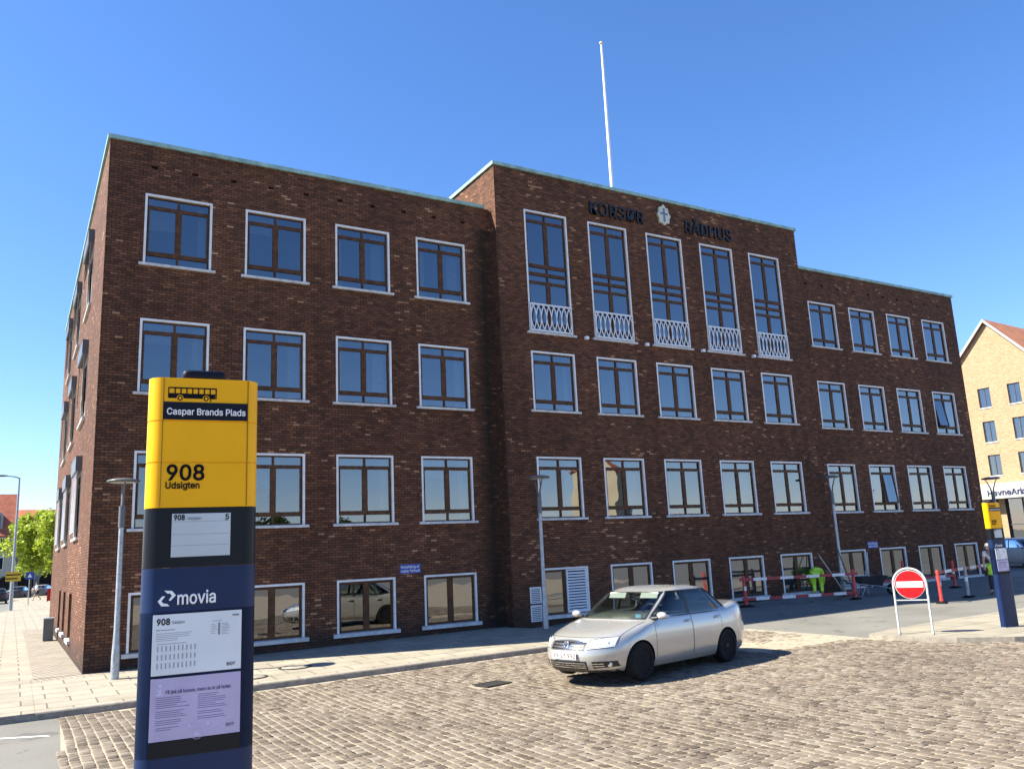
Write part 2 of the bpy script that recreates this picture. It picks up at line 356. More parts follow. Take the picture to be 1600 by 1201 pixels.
# roofs and copper copings
b = MB(); b.box(.1, .1, 12.7, 35.5, DEP-.1, 12.85); b.box(11, DC+.1, 14.1, 24.65, 8.9, 14.25); b.build('roof', M['roof_felt'], hall)
def coping(x0, y0, x1, y1, z, skip=''):
    b = MB(); w = .36; o = .06; h = .11
    b.box(x0-o, y0-o, z, x1+o, y0+w, z+h)
    if 'L' not in skip: b.box(x0-o, y0+w, z, x0+w, y1, z+h)
    if 'R' not in skip: b.box(x1-w, y0+w, z, x1+o, y1, z+h)
    n = int((x1-x0)/1.15)
    for k in range(1, n): x = x0+k*(x1-x0)/n; b.box(x-.012, y0-o-.004, z-.004, x+.012, y0+w-.05, z+h+.012)   # standing seams
    return b.build('coping', M['copper'], hall)
coping(0, 0, 10.68, DEP, 12.93, 'R'); coping(10.92, DC, 24.75, 9, 14.31); coping(25.0, 0, 35.64, DEP, 12.93, 'L')
# rooms behind the glass
b = MB()
for z in (-.35, 2.45, 5.75, 9.05, 12.6): b.box(.3, .16, z-.12, 35.3, 7, z)
b.box(11.2, DC+.16, 14.0, 24.5, 7, 14.05); b.quad((.3, 7, -.3), (35.3, 7, -.3), (35.3, 7, 14), (.3, 7, 14))
for x in (.3, 5.5, 10.7, 14.0, 19.0, 24.9, 30.2, 35.3): b.box(x-.05, .2, -.3, x+.05, 7, 12.5)
b.build('interior', M['room'], hall)

# window builder ---------------------------------------------------
def ring(b, x0, z0, x1, z1, w, y0, y1, mi=0, wb=None):
    wb = w if wb is None else wb
    b.box(x0, y0, z0, x0+w, y1, z1, mi); b.box(x1-w, y0, z0, x1, y1, z1, mi)
    b.box(x0+w, y0, z1-w, x1-w, y1, z1, mi); b.box(x0+w, y0, z0, x1-w, y1, z0+wb, mi)
def sash(parent, x0, z0, x1, z1, hinge=None, ang=0):
    # outward swinging casement, modelled about its own top hinge
    b = MB(); w = .034; H = z1-z0
    ring(b, 0, -H, x1-x0, 0, w, -.028, .02); b.quad((w, -.004, -H+w), (x1-x0-w, -.004, -H+w), (x1-x0-w, -.004, -w), (w, -.004, -w), 1)
    return b.build('casement', [M['brown_wood'], M['glass']], parent, (x0, .075, z1), (ang, 0, R(random.uniform(-.35, .35))), fix=False)
def curtain(parent, x0, x1, z0, z1, y=.32):
    n = max(3, int((x1-x0)/.05)); P = [[(x0+(x1-x0)*k/n, y+.02*math.sin(k*2.1)+.012*math.sin(k*.9), z) for k in range(n+1)] for z in (z0, z1)]
    return MB().grid(P).build('curtain', M['curtain'], parent, fix=False)
def window(kind, w, h, x, y, z, rz=0, cur=(), open_=None, blind=None):
    o = None; t = .055; b = MB(); gl = MB()
    y0, y1 = .055, .125                                   # frame depth behind the wall face
    fx0, fx1 = t, w-t; zb, zt = .0, h-t; mid = w/2
    fr = .034
    ring(b, fx0, zb, fx1, zt, fr, y0, y1)
    cas = []
    def light(x0, z0, x1, z1): gl.quad((x0, y0+.03, z0), (x1, y0+.03, z0), (x1, y0+.03, z1), (x0, y0+.03, z1))
    if kind == 'base':
        b.box(mid-.05, y0-.008, zb+fr, mid+.05, y1, zt-fr)
        cas = [(fx0+fr, zb+fr, mid-.05, zt-fr), (mid+.05, zb+fr, fx1-fr, zt-fr)]
    else:
        tiers = [(0, h-t)] if kind == 'std' else [(0, 1.93), (1.93, h-t)]
        for n_, (a, c) in enumerate(tiers):
            tz0, tz1 = a+.26, c-.27                         # lower and upper transom
            b.box(fx0+fr, y0-.006, tz0-.038, fx1-fr, y1, tz0+.038); b.box(fx0+fr, y0-.006, tz1-.03, fx1-fr, y1, tz1+.03)
            b.box(mid-.042, y0-.01, tz0+.038, mid+.042, y1, tz1-.03)
            b.box(mid-.026, y0-.004, a+fr, mid+.026, y1, tz0-.038); b.box(mid-.026, y0-.004, tz1+.03, mid+.026, y1, c-(fr if c > h-.2 else 0))
            if a > 0: b.box(fx0+fr, y0-.01, a-.05, fx1-fr, y1, a+.05)
            cas += [(fx0+fr, tz0+.038, mid-.042, tz1-.03), (mid+.042, tz0+.038, fx1-fr, tz1-.03)]
            lo = a+(fr if a == 0 else .05); hi = c-(fr if c > h-.2 else .05)
            for xa, xb in ((fx0+fr, mid-.026), (mid+.026, fx1-fr)): light(xa, lo, xb, tz0-.038); light(xa, tz1+.03, xb, hi)
    o = b.build('window', M['brown_wood'], hall, (x, y, z), (0, 0, rz))
    tb = MB(); tb.box(0, -.012, 0, t, .1, h); tb.box(w-t, -.012, 0, w, .1, h); tb.box(t, -.012, h-t, w-t, .1, h); tb.build('trim', M['white_trim'], o)
    sb = MB(); sh = .075 if kind != 'base' else .1
    sb.add([(-.1, -.075, -sh), (w+.1, -.075, -sh), (w+.1, .06, -sh), (-.1, .06, -sh), (-.1, -.075, -.012), (w+.1, -.075, -.012), (w+.1, .06, .008), (-.1, .06, .008)], [(0,3,2,1),(4,5,6,7),(0,1,5,4),(1,2,6,5),(2,3,7,6),(3,0,4,7)])
    sb.build('sill', M['sill'], o)
    if gl.f: gl.build('pane', M['glass'], o, fix=False)
    for k, c in enumerate(cas):
        if kind == 'louvre' : continue
        sash(o, *c, ang=(R(-open_[1]) if open_ and open_[0] == k else 0))
    for c in cur: curtain(o, *c)
    if blind: MB().quad((t+.01, .14, blind[0]), (w-t-.01, .14, blind[0]), (w-t-.01, .14, blind[1]), (t+.01, .14, blind[1])).build('blind', M['curtain'], o, fix=False)
    return o
for ri, (a, c) in enumerate(ROWS):
    for xi, x in enumerate(XL+XR):
        q = random.random(); cu = []
        h = c-a
        if q < .75: k = random.uniform(.16, .4); cu = [(W-.1-k, W-.1, .1, h-.1)]
        if random.random() < .2: cu.append((.1, .1+random.uniform(.15, .3), .1, h-.1))
        if random.random() < .22: k = random.choice((.3, .5, .8)); cu.append((.09, W/2-.04, h-.1-k, h-.08, .16))
        op = None
        if xi == 7 and ri == 1: op = (0, 8)
        if xi == 5 and ri == 2: op = (1, 6)
        o = window('std', W, h, x, 0, a, 0, cu, op)
        if op: o['label'] = 'window with one casement swung open at the bottom'
        if (ri, xi) in ((1, 5),): MB().quad((.15, .3, .06), (.7, .3, .06), (.62, .3, .3), (.15, .3, .34)).build('curtain', M['curtain'], o, fix=False)
    if ri > 0:
        for xi, x in enumerate(XC):
            k = random.uniform(.15, .42); h = c-a
            o = window('std', W, h, x, DC, a, 0, [(W-.1-k, W-.1, .1, h-.1)] if random.random() < .7 else [])
            if ri == 2 and xi in (0, 3):
                p = [(.12, .2, .06), (.72, .2, .06), (.72, .2, .22), (.3, .2, .23)] if xi == 0 else [(.85, .2, .06), (1.5, .2, .06), (1.5, .2, .24), (.9, .2, .24)]
                MB().quad(*p).build('curtain', M['curtain'], o, fix=False)
for xi, x in enumerate(XC):
    o = window('tall', W, TALL[1]-TALL[0], x, DC, TALL[0], 0, [(.1, .1+random.uniform(.1, .3), 1, 1.7)] if xi in (0, 2) else [], (0, -6) if False else None)
    b = MB(); yb = -.05                                         # white railing of overlapping ovals
    for z in (.03, .9): b.tube([(.05, yb, z), (W-.05, yb, z)], .022, 6)
    for xx in (.05, W-.05): b.tube([(xx, yb, .02), (xx, yb, .9)], .02, 6)
    nn = 8; stp = (W-.1)/nn
    for k in range(nn+1):
        cx = .05+k*stp; pts = []
        for j in range(24):
            a = 2*math.pi*j/24; pts.append((min(W-.05, max(.05, cx+stp*.98*math.cos(a))), yb+(.004 if k % 2 else -.004), .465+.425*math.sin(a)))
        b.tube(pts, .019, 5, closed=True)
    b.build('railing', M['white_metal'], o)
for xi, x in enumerate(XL+XR):
    o = window('base', W, BASE[1]-BASE[0], x, 0, BASE[0], 0, blind=(.05, .62) if xi >= 4 else None)
for xi, x in enumerate(XC):
    o = window('base', W, BASE[1]-BASE[0], x, DC, BASE[0], 0, blind=(.02, 1.27) if xi else None)
    if xi == 0:                                              # louvre panel fills the right half
        b = MB(); ring(b, W/2+.03, .03, W-.06, 1.28, .04, .0, .06)
        for k in range(14): z = .085+k*.083; b.add([(W/2+.07, .0, z), (W-.1, .0, z), (W-.1, .03, z+.035), (W/2+.07, .03, z+.035), (W/2+.07, .0, z-.016), (W-.1, .0, z-.016)], [(0, 1, 2, 3), (4, 5, 1, 0)])
        b.quad((W/2+.07, .052, .07), (W-.1, .052, .07), (W-.1, .052, 1.24), (W/2+.07, .052, 1.24), 1); b.build('louvre', [M['white_metal'], M['dark']], o)
for z0 in (.22, .73):
    b = MB(); ring(b, 11.5, z0, 11.88, z0+.46, .03, DC-.03, DC-.004)
    for k in range(8): z = z0+.05+k*.05; b.box(11.53, DC-.022, z, 11.85, DC-.006, z+.026)
    b.box(11.53, DC-.005, z0+.03, 11.85, DC-.002, z0+.43, 1); b.build('vent_grille', [M['white_metal'], M['dark']], hall)
for x in (14.1, 16.61, 19.16, 21.67): MB().box(x-.06, DC-.11, 8.84, x+.06, DC, 8.94).build('bracket', M['white_metal'], hall)
# sun-side windows with outside blinds
def side_window(y, z0, z1, drop):
    o = window('std', SW, z1-z0, 0, y+SW, z0, R(-90))
    h = z1-z0; b = MB(); b.box(-.03, -.16, h-.06, SW+.03, .0, h+.33); b.box(-.02, -.165, h+.33, SW+.02, .0, h+.35); b.build('blind_box', M['grey_paint'], o)
    b = MB(); n = int(drop/.07)
    for k in range(n): z = h-.1-k*.07; b.add([(.02, -.13, z), (SW-.02, -.13, z), (SW-.02, -.11, z+.068), (.02, -.11, z+.068)], [(0, 1, 2, 3)])
    for xx in (.03, SW-.03): b.tube([(xx, -.1, h-.05), (xx, -.1, h-.1-drop)], .012, 5)
    b.build('outside_blind', M['aluminium_blind'], o, fix=False)
for ri, (a, c) in enumerate(ROWS):
    for yi, y in enumerate(YS): side_window(y, a, c, [[.9, 1.2, 1.65], [1.3, 1.7, 1.6], [1.75, 1.75, 1.75]][ri][yi])
for y in YB:
    o = window('base', 1.15, 1.3, .0, y+1.15, .4, R(-90))
    for k in list(o.children):
        if k.name.startswith('trim'): k.data = k.data.copy(); k.data.materials[0] = M['brown_wood']

# lettering, crest, flagpole, small signs on the facade
def lettering(body, x, z, w, label):
    me = text_mesh(body, .62, bold=.008, ext=.03, spacing=1.08); me.materials.clear(); me.materials.append(M['black_metal']); me.transform(UP)
    xs = [v.co.x for v in me.vertices]; zs = [v.co.z for v in me.vertices if True]
    me.transform(Matrix.Translation((-min(xs), 0, 0))); me.transform(Matrix.Diagonal((w/(max(xs)-min(xs)), 1, 1, 1)))
    return tag(link('lettering', me, None, (x, DC-.045, z)), label, 'sign')
lettering('KORSØR', 14.6, 13.28, 2.32, 'black metal letters KORSØR on the brick left of the crest')
lettering('RÅDHUS', 18.85, 13.28, 2.3, 'black metal letters RÅDHUS on the brick right of the crest')
crest = tag(empty('town_crest', (17.85, DC, 13.76)), 'small gilded crest with a blue cross, fixed between the two words', 'crest')
poly = []
for k in range(40):
    a = 2*math.pi*k/40; rr = 1+.1*math.cos(8*a)+.04*math.cos(3*a+1); poly.append((.27*rr*math.cos(a), .36*rr*math.sin(a)))
M['gilt'] = mat('gilded_metal', (.6, .58, .42), .45, metal=.2, noise=(14, .2)); M['crest_blue'] = mat('crest_blue', (.13, .18, .32), .5)
MB().prism(poly, -.09, -.01).build('plaque', M['gilt'], crest); MB().box(-.035, -.105, -.25, .035, -.088, .26).box(-.17, -.104, .02, .17, -.087, .09).build('cross', M['crest_blue'], crest)
pole = tag(empty('flagpole', (17.85, 2.3, 14.25)), 'tall white flagpole without a flag on the roof', 'flagpole')
b = MB(); b.tube([(0, 0, 0), (0, 0, 4), (0, 0, 7.95)], [.075, .065, .042], 12); b.build('pole', M['white_metal'], pole)
MB().ell((0, 0, 8.03), (.09, .09, .07)).build('finial', M['gilt'], pole); MB().tube([(.07, 0, .8), (.06, 0, 7.9)], .006, 4).build('halyard', M['white_metal'], pole)
M['sign_blue'] = mat('enamel_blue', (.02, .06, .33), .35); M['text_white'] = mat('white_lettering', (.8, .8, .8), .5)
def blue_sign(x, z, label):
    o = tag(empty('notice_plate', (x, 0, z)), label, 'sign', 'blue notice plates on the brick wall')
    MB().box(0, -.018, 0, .62, -.002, .25).build('plate', M['sign_blue'], o)
    text('lettering', 'Henstilling af', .095, M['text_white'], o, .03, .145, -.0205, width=.54, bold=.008); text('lettering', 'cykler forbudt', .095, M['text_white'], o, .03, .04, -.0205, width=.56, bold=.008)
blue_sign(7.63, 1.775, 'blue notice plate above and between the left wing basement windows'); blue_sign(27.36, 1.72, 'blue notice plate on the right wing above the wheelbarrow')

# ================================================================== GROUND
def sheet(name, poly_fn, xs, ys, zf, m, dz=0):
    b = MB(); idx = {}
    def vid(i, j):
        if (i, j) not in idx: idx[(i, j)] = len(b.v); b.v.append((xs[i], ys[j], zf(xs[i], ys[j])+dz))
        return idx[(i, j)]
    for i in range(len(xs)-1):
        for j in range(len(ys)-1):
            if poly_fn and not poly_fn((xs[i]+xs[i+1])/2, (ys[j]+ys[j+1])/2): continue
            b.f.append([vid(i, j), vid(i+1, j), vid(i+1, j+1), vid(i, j+1)]); b.m.append(0); b.s.append(True)
    return struct(b.build(name, m, fix=False))
xs = [-1500, -400, -120, -60, -30]+list(np.arange(-20, 45, 1.0))+[50, 60, 80, 120, 400, 1500]; ys = [-1500, -500, -200, -120, -80, -50]+list(np.arange(-40, 8, 1.0))+[10, 15, 20, 30, 50, 80, 130, 200, 500, 1500]
zr = lambda x, y: road_z(max(-60, min(x, 60)), max(-60, min(y, 150)))
sheet('asphalt_road', None, xs, ys, zr, M['asphalt'])
KY = -4.55                                                    # kerb line of the facade pavement
def pav_edge(x): return KY+.12*math.sin(x*.35)
# pavement along the facade: top surface with a real kerb face
b = MB(); kb = MB(); X = np.arange(-1.0, 12.01, .5)
def pz(x, y): return pave_z(x, y)*(1-smooth((x-10.8)/1.2))+(road_z(x, y)+.012)*smooth((x-10.8)/1.2)
P = [[(x, yy, pz(x, yy)) for x in X] for yy in [0, -.45]]; b.grid(P, 1, False); 
P = [[(x, yy, pz(x, yy)) for x in X] for yy in [-.45, -2, -3.2, KY+.15]]; b.grid(P, 0, False)
P = [[(x, KY+.15, pz(x, KY+.15)) for x in X], [(x, KY, pz(x, KY)+.002) for x in X], [(x, KY-.015, pz(x, KY)-.02) for x in X], [(x, KY-.02, road_z(x, KY)-.06) for x in X]]; b.grid(P, 2, False)
struct(b.build('pavement', [M['slabs'], M['small_setts'], M['kerb']], fix=False))
# side-street pavement, left of the corner (falls gently away)
b = MB(); Y = [KY+.0, -3.2, -2, -1, 0, 1, 2, 4, 6, 8, 10, 14, 18, 24, 30, 40, 50, 60, 75, 90, 110]
sx = lambda y: (-4.6 if y < 30 else -4.6+min(3.3, (y-30)*.2))
side = lambda x, y: -.002*max(y, 0)-.02*max(0, -y)
P = [[(xx, y, side(xx, y)) for xx in (sx(y), sx(y)+.15, -1.9 if y < 34 else sx(y)+.3, -1.0)] for y in Y]; b.grid(P, 0, False)
P = [[(xx, y, side(xx, y)) for xx in (-1.0, 0, 4 if y > 20.5 else 0)] for y in Y if y >= 0]; b.grid(P, 0, False)
P = [[(xx, y, -.002*y+.004) for xx in (-.95, -.005)] for y in (0, 2, 4, 6, 8, 10, 12, 14, 16, 18, 20)]; b.grid(P, 1, False)
P = [[(sx(y), y, side(0, y)), (sx(y)-.02, y, side(0, y)-.3)] for y in Y]; P = list(map(list, zip(*P))); b.grid(P, 2, False)
P = [[(x, KY, -.091), (x, KY-.02, -.091-.2)] for x in (-4.6, -3, -1)]; P = list(map(list, zip(*P))); b.grid(P, 2, False)
struct(b.build('side_pavement', [M['slabs'], M['small_setts'], M['kerb']], fix=False))
# cobbled square
CB = [(-.62, KY-.02), (11.5, KY-.02), (12.6, -4.9), (14.6, -5.6), (14.9, -7.6), (15.0, -8.95), (15.15, -9.6), (15.3, -10.6), (16.5, -11.9), (20, -14.5), (34, -24), (34, -40), (-3, -40), (-1.0, -14), (-.8, -9)]
def inside(p, poly):
    c = False; x, y = p; n = len(poly)
    for i in range(n):
        x1, y1 = poly[i]; x2, y2 = poly[(i+1) % n]
        if (y1 > y) != (y2 > y) and x < (x2-x1)*(y-y1)/(y2-y1)+x1: c = not c
    return c
bm = bmesh.new(); vsb = [bm.verts.new((x, y, 0)) for x, y in CB]; bm.faces.new(vsb)
for k in range(-3, 36, 1): bmesh.ops.bisect_plane(bm, geom=bm.verts[:]+bm.edges[:]+bm.faces[:], plane_co=(k, 0, 0), plane_no=(1, 0, 0))
for k in range(-39, 0, 3): bmesh.ops.bisect_plane(bm, geom=bm.verts[:]+bm.edges[:]+bm.faces[:], plane_co=(0, k, 0), plane_no=(0, 1, 0))
for v in bm.verts: v.co.z = road_z(v.co.x, v.co.y)+.006
me = bpy.data.meshes.new('cobbled_square'); bm.to_mesh(me); bm.free(); me.materials.append(M['sand']); struct(link('cobbled_square', me))
for p in me.polygons:
    if p.normal.z < 0: me.flip_normals(); break
def visible(x, y, z, mrg):
    d = Vector((x, y, z))-Vector(CAM); w = d.dot(_f)
    return w > .5 and abs(d.dot(_r)/w) < .615+mrg/w and -d.dot(_u)/w < .461+mrg/w
def stones():
    V = []; F = []; L0, W0, jt = .152, .128, .0135
    row = 0; x = -1.2
    while x < 30:
        y = KY-.04-random.uniform(0, .19); ww = W0*random.uniform(.82, 1.12)
        while y > -26:
            ll = L0*random.uniform(.8, 1.2); cx, cy = x+ww/2+.015*math.sin(y*1.1+row*.4), y-ll/2
            y -= ll+jt*random.uniform(.7, 1.5)
            if not inside((cx, cy), CB) or (abs(cx-6.16) < .36 and abs(cy+7.68) < .3): continue
            if not visible(cx, cy, -.1, 1.3): continue
            z0 = road_z(cx, cy); o = len(V); hz = .0095+random.uniform(-.0035, .004); tx, ty = random.uniform(-.003, .003), random.uniform(-.003, .003)
            an = random.uniform(-.03, .03); ca, sa = math.cos(an), math.sin(an)
            for fac, zz in ((1.0, -.004), (.97, hz*.85), (.88, hz*.99)):
                a, b_ = ww/2*fac, ll/2*fac; c = .2 if fac == 1 else .26
                for px, py in ((a*(1-c), -b_), (a, -b_*(1-c)), (a, b_*(1-c)), (a*(1-c), b_), (-a*(1-c), b_), (-a, b_*(1-c)), (-a, -b_*(1-c)), (-a*(1-c), -b_)):
                    px += random.uniform(-.005, .005); py += random.uniform(-.005, .005)
                    V.append((cx+px*ca-py*sa, cy+px*sa+py*ca, z0+zz+(tx*px+ty*py)/.1+.003))
            V.append((cx, cy, z0+hz+.003))
            for r_ in range(2):
                for k in range(8): F.append((o+r_*8+k, o+r_*8+(k+1) % 8, o+(r_+1)*8+(k+1) % 8, o+(r_+1)*8+k))
            for k in range(8): F.append((o+16+k, o+16+(k+1) % 8, o+24))
        x += ww+jt; row += 1
    me = bpy.data.meshes.new('cobblestones'); me.from_pydata(V, [], F); me.polygons.foreach_set('use_smooth', [True]*len(F)); me.materials.append(M['setts']); me.update()
    return struct(link('cobblestones', me), 'stuff')
def cx_ph(x, row): return x*1.3+row*.7
stones()
# gutter strip of pale stone along the asphalt side, and the traffic island with its kerb
M['gutter'] = mat('gutter_stone', (.3, .26, .195), .85, noise=(4, .2), bump=(30, .3))
b = MB(); pts = [(11.6, -4.62), (12.9, -5.05), (14.45, -5.75), (14.75, -7.6), (14.85, -8.95), (15.0, -9.6)]
b.grid([[(x, y, road_z(x, y)+.012) for x, y in pts], [(x+.34, y+.12, road_z(x+.34, y+.12)+.012) for x, y in pts]], 0, False); struct(b.build('gutter', M['gutter'], fix=False))
ISL = [(15.08, -9.0), (15.2, -8.86), (16.28, -8.66), (18.76, -8.48), (22, -8.45), (27, -8.3), (36, -8.2), (36, -14), (24, -14.2), (19.5, -12.9), (17.2, -12.1), (16.2, -11.55), (15.5, -10.75), (15.2, -9.9), (15.05, -9.3)]
b = MB(); n = len(ISL); cxm, cym = 20, -10.5
def inset(p, d): v = Vector((cxm-p[0], cym-p[1])); v.normalize(); return (p[0]+v.x*d, p[1]+v.y*d)
top = lambda p: (p[0], p[1], road_z(p[0], p[1])+.1)
I2 = [inset(p, .14) for p in ISL]
for i in range(n):
    j = (i+1) % n; a, c, d, e = ISL[i], ISL[j], I2[j], I2[i]
    b.add([(a[0], a[1], road_z(*a)-.05), (c[0], c[1], road_z(*c)-.05), top(c), top(a)], [(0, 1, 2, 3)], 1); b.add([top(a), top(c), top(d), top(e)], [(0, 1, 2, 3)], 1)
cen = (20, -10.5); b.add([top(p) for p in I2]+[top(cen)], [(i, (i+1) % n, n) for i in range(n)], 0)
struct(b.build('traffic_island', [slabs('island_paving', (.25, .22, .165), (.3, .265, .2), 1.2, .8), M['kerb']]))
# small bus-stop island under the near stop (below the frame)
b = MB(); b.box(-2.6, -18.6, -.3, 1.6, -16.9, .27); b.box(-2.75, -18.75, -.3, 1.75, -16.75, .25, 1); struct(b.build('bus_stop_island', [M['slabs'], M['kerb']]))
# painted line on the road left of the setts
b = MB(); b.add([(x, y, road_z(x, y)+.006) for x, y in ((-3.2, -4.98), (-.87, -6.26), (-.82, -6.38), (-3.2, -5.1))], [(0, 1, 2, 3)]); struct(b.build('road_marking', M['line']))
# covers
M['iron'] = mat('cast_iron', (.05, .048, .045), .6, metal=.5, noise=(30, .3)); M['concrete_lid'] = mat('concrete_lid', (.31, .27, .215), .85, noise=(8, .2))
def manhole(x, y, r, label):
    o = tag(empty('manhole_cover', (x, y, pave_z(x, y)+.004)), label, 'manhole'); b = MB(); b.lathe([(r, 0), (r, .006), (r*.82, .006), (r*.82, .002)], 32); b.build('ring', M['iron'], o)
    MB().lathe([(r*.82, .0), (r*.8, .005), (0.001, .005)], 32).build('lid', M['concrete_lid'], o)
manhole(3.93, -2.9, .36, 'round iron-ringed manhole cover in the pavement, nearer the car'); manhole(2.85, -3.55, .33, 'round manhole cover half hidden behind the bus stop sign')
o = tag(empty('drain_grate', (6.16, -7.68, road_z(6.16, -7.68)+.02), R(12)), 'rectangular iron drain grate set among the cobblestones', 'drain grate')
b = MB(); ring_ = [(-.28, -.2, .28, .2)]
b.box(-.3, -.22, 0, .3, -.17, .012).box(-.3, .17, 0, .3, .22, .012).box(-.3, -.17, 0, -.25, .17, .012).box(.25, -.17, 0, .3, .17, .012)
for k in range(7): x = -.21+k*.07; b.box(x-.014, -.17, 0, x+.014, .17, .011)
b.build('grate', M['iron'], o); MB().quad((-.26, -.18, .001), (.26, -.18, .001), (.26, .18, .001), (-.26, .18, .001)).build('pit', M['dark'], o, fix=False)

# ================================================================== BUS STOP PYLONS
M['bus_yellow'] = mat('bus_stop_yellow', (.82, .4, .002), .45, spec=.2, noise=(2.5, .07)); M['navy'] = mat('navy_paint', (.006, .019, .068), .42, spec=.25, noise=(5, .18))
M['gloss_black'] = mat('gloss_black', (.008, .01, .014), .3, spec=.15); M['ink'] = mat('black_ink', (.006, .006, .01), .7, spec=.1); M['navy_ink'] = mat('dark_blue_panel', (.003, .005, .014), .5, spec=.2)
M['paper'] = mat('printed_paper', (.62, .66, .7), .25, noise=(5, .06)); M['screen'] = mat('display_screen', (.42, .47, .5), .15, noise=(3, .08)); M['grey_ink'] = mat('grey_ink', (.2, .21, .24), .6); M['purple'] = mat('purple_poster', (.4, .36, .55), .22, noise=(4, .12)); M['purple_ink'] = mat('purple_ink', (.1, .07, .2), .6); M['pale_purple'] = mat('pale_purple_print', (.5, .47, .66), .5)
def pylon(loc, rz, label, H=2.75):
    o = tag(empty('bus_stop_sign', loc, rz), label, 'bus stop', 'bus stop pylons')
    hw, dp, rc = .2355, .15, .068
    def sect(s=1.0, d=0):
        P = []
        for cx, cy, a0 in ((hw-rc, dp-rc, 0), (-hw+rc, dp-rc, 90), (-hw+rc, rc, 180), (hw-rc, rc, 270)):
            for k in range(7): a = R(a0+k*15); P.append((cx+(rc-d)*math.cos(a), cy+(rc-d)*math.sin(a)))
        return P
    def column(name, zs_, m, grooves=()):
        b = MB(); rows = []
        lv = [(zs_[0], 0)]
        for g in grooves: lv += [(g-.003, 0), (g-.0015, .004), (g+.0015, .004), (g+.003, 0)]
        lv += [(zs_[1], 0)]
        for z, d in lv: rows.append([(x, y, z) for x, y in sect(1, d)])
        b.grid(rows, 0, True, True); b.add(rows[-1], [tuple(range(len(rows[0])))]); b.add(rows[0], [tuple(range(len(rows[0])))[::-1]])
        me = b.mesh(name, m, True); me.set_sharp_from_angle(angle=R(40)); return link(name, me, o)
    h = lambda z: z-3.035+H                              # heights measured on the near pylon, whose top is at 3.035
    body = column('body', (0, h(2.2)), M['navy'], [h(2.015), h(1.755), h(1.495), h(1.44)])
    disp = column('display_case', (h(2.2)+.002, h(2.455)), M['gloss_black'])
    head = column('sign_head', (h(2.455)+.002, H), M['bus_yellow'], [h(2.655), h(2.84)])
    b = MB()
    for x in (-.176, .185): b.box(x-.0014, -.0012, h(2.46), x+.0014, .002, H-.003)
    b.build('panel_joint', mat('joint_shadow_gap', (.2, .1, .005), .6) if 'jt' not in M else M['jt'], head)
    b = MB(); lv = [(.088, 0), (.094, .008), (.094, .035), (.086, .044), (.05, .046)]
    b.grid([[(math.copysign(abs(math.cos(R(a)))**.35, math.cos(R(a)))*r_-.005, .075+math.copysign(abs(math.sin(R(a)))**.35, math.sin(R(a)))*r_*.55, H+z) for a in range(0, 360, 10)] for r_, z in lv], 0, True, True)
    b.add([(math.copysign(abs(math.cos(R(a)))**.35, math.cos(R(a)))*.05-.005, .075+math.copysign(abs(math.sin(R(a)))**.35, math.sin(R(a)))*.05*.55, H+.046) for a in range(0, 360, 10)], [tuple(range(36))]); b.build('antenna_cap', M['navy_ink'], o)
    b = MB()
    for x in (-.2, .17): b.lathe([(.008, 0), (.008, .006), (.001, .009)], 8, 0, (x, .06, H))
    b.build('screw', M['galv'], head)
    # bus pictogram
    b = MB(); bx, bz, y = -.158, h(2.93), -.0018
    b.box(bx, y, bz+.012, bx+.198, .002, bz+.03); b.box(bx, y, bz+.03, bx+.2, .002, bz+.034)                       # dark lower side
    b.box(bx, y, bz+.056, bx+.205, .002, bz+.062); b.box(bx, y, bz+.034, bx+.004, .002, bz+.056)
    for k in range(7): b.box(bx+.026+k*.0247, y, bz+.034, bx+.031+k*.0247, .002, bz+.056)
    b.box(bx+.2, y, bz+.012, bx+.205, .002, bz+.056); b.box(bx+.178, y, bz+.0, bx+.182, .002, bz+.03)
    for cx in (.05, .16):
        P = lambda r_, yy: [(bx+cx+r_*math.cos(R(a)), yy, bz+.013+r_*math.sin(R(a))) for a in range(0, 360, 20)]
        b.add(P(.0145, -.0022), [tuple(range(18))], 1); b.add(P(.0115, -.0026), [tuple(range(18))]); b.add(P(.006, -.003), [tuple(range(18))], 1)
    b.build('bus_pictogram', [M['ink'], M['bus_yellow']], head, fix=False)
    MB().box(-.176, -.0025, h(2.845), .183, .001, h(2.925)).build('name_panel', M['navy_ink'], head)
    text('stop_name', 'Caspar Brands Plads', .039, M['text_white'], head, -.162, h(2.868), -.004, width=.335, bold=.016)
    text('route_number', '908', .091, M['ink'], head, -.158, h(2.577), -.002, width=.156, bold=.02)
    text('destination', 'Udsigten', .038, M['ink'], head, -.158, h(2.54), -.002, width=.14, bold=.018)
    # display
    b = MB(); b.box(-.125, -.003, h(2.245), .118, .001, h(2.43)); 
    for z in (2.395, 2.34, 2.292): b.box(-.12, -.0034, h(z), .113, -.0028, h(z)+.0012, 1)
    sc = b.build('display', [M['screen'], M['grey_ink']], disp)
    text('route_number', '908', .03, M['ink'], sc, -.118, h(2.403), -.0038, width=.044, bold=.026); text('destination', 'Udsigten', .017, M['grey_ink'], sc, -.062, h(2.403), -.0038, width=.055); text('minutes', '5', .03, M['ink'], sc, .094, h(2.403), -.0038, bold=.012); text('minutes', 'min', .009, M['grey_ink'], sc, .094, h(2.397), -.0038)
    # operator mark and name
    px = lambda q: (-.17+(q[0]-275)/605*.235, h(2.045)+(415-q[1])/605*.235)
    b = MB(); pr = lambda pts, up=0: b.prism([(px(q)[0], px(q)[1]-(q[0]-275)*.000017) for q in pts], -.003, .001)
    pr([(338, 252), (418, 256), (458, 303), (405, 360), (385, 356)]+[(418, 305), (398, 284), (368, 282)][0:3]); pr([(350, 312), (320, 312), (275, 368), (312, 418), (397, 418), (372, 394), (333, 388), (312, 366)])
    b.build('operator_mark', M['text_white'], body)
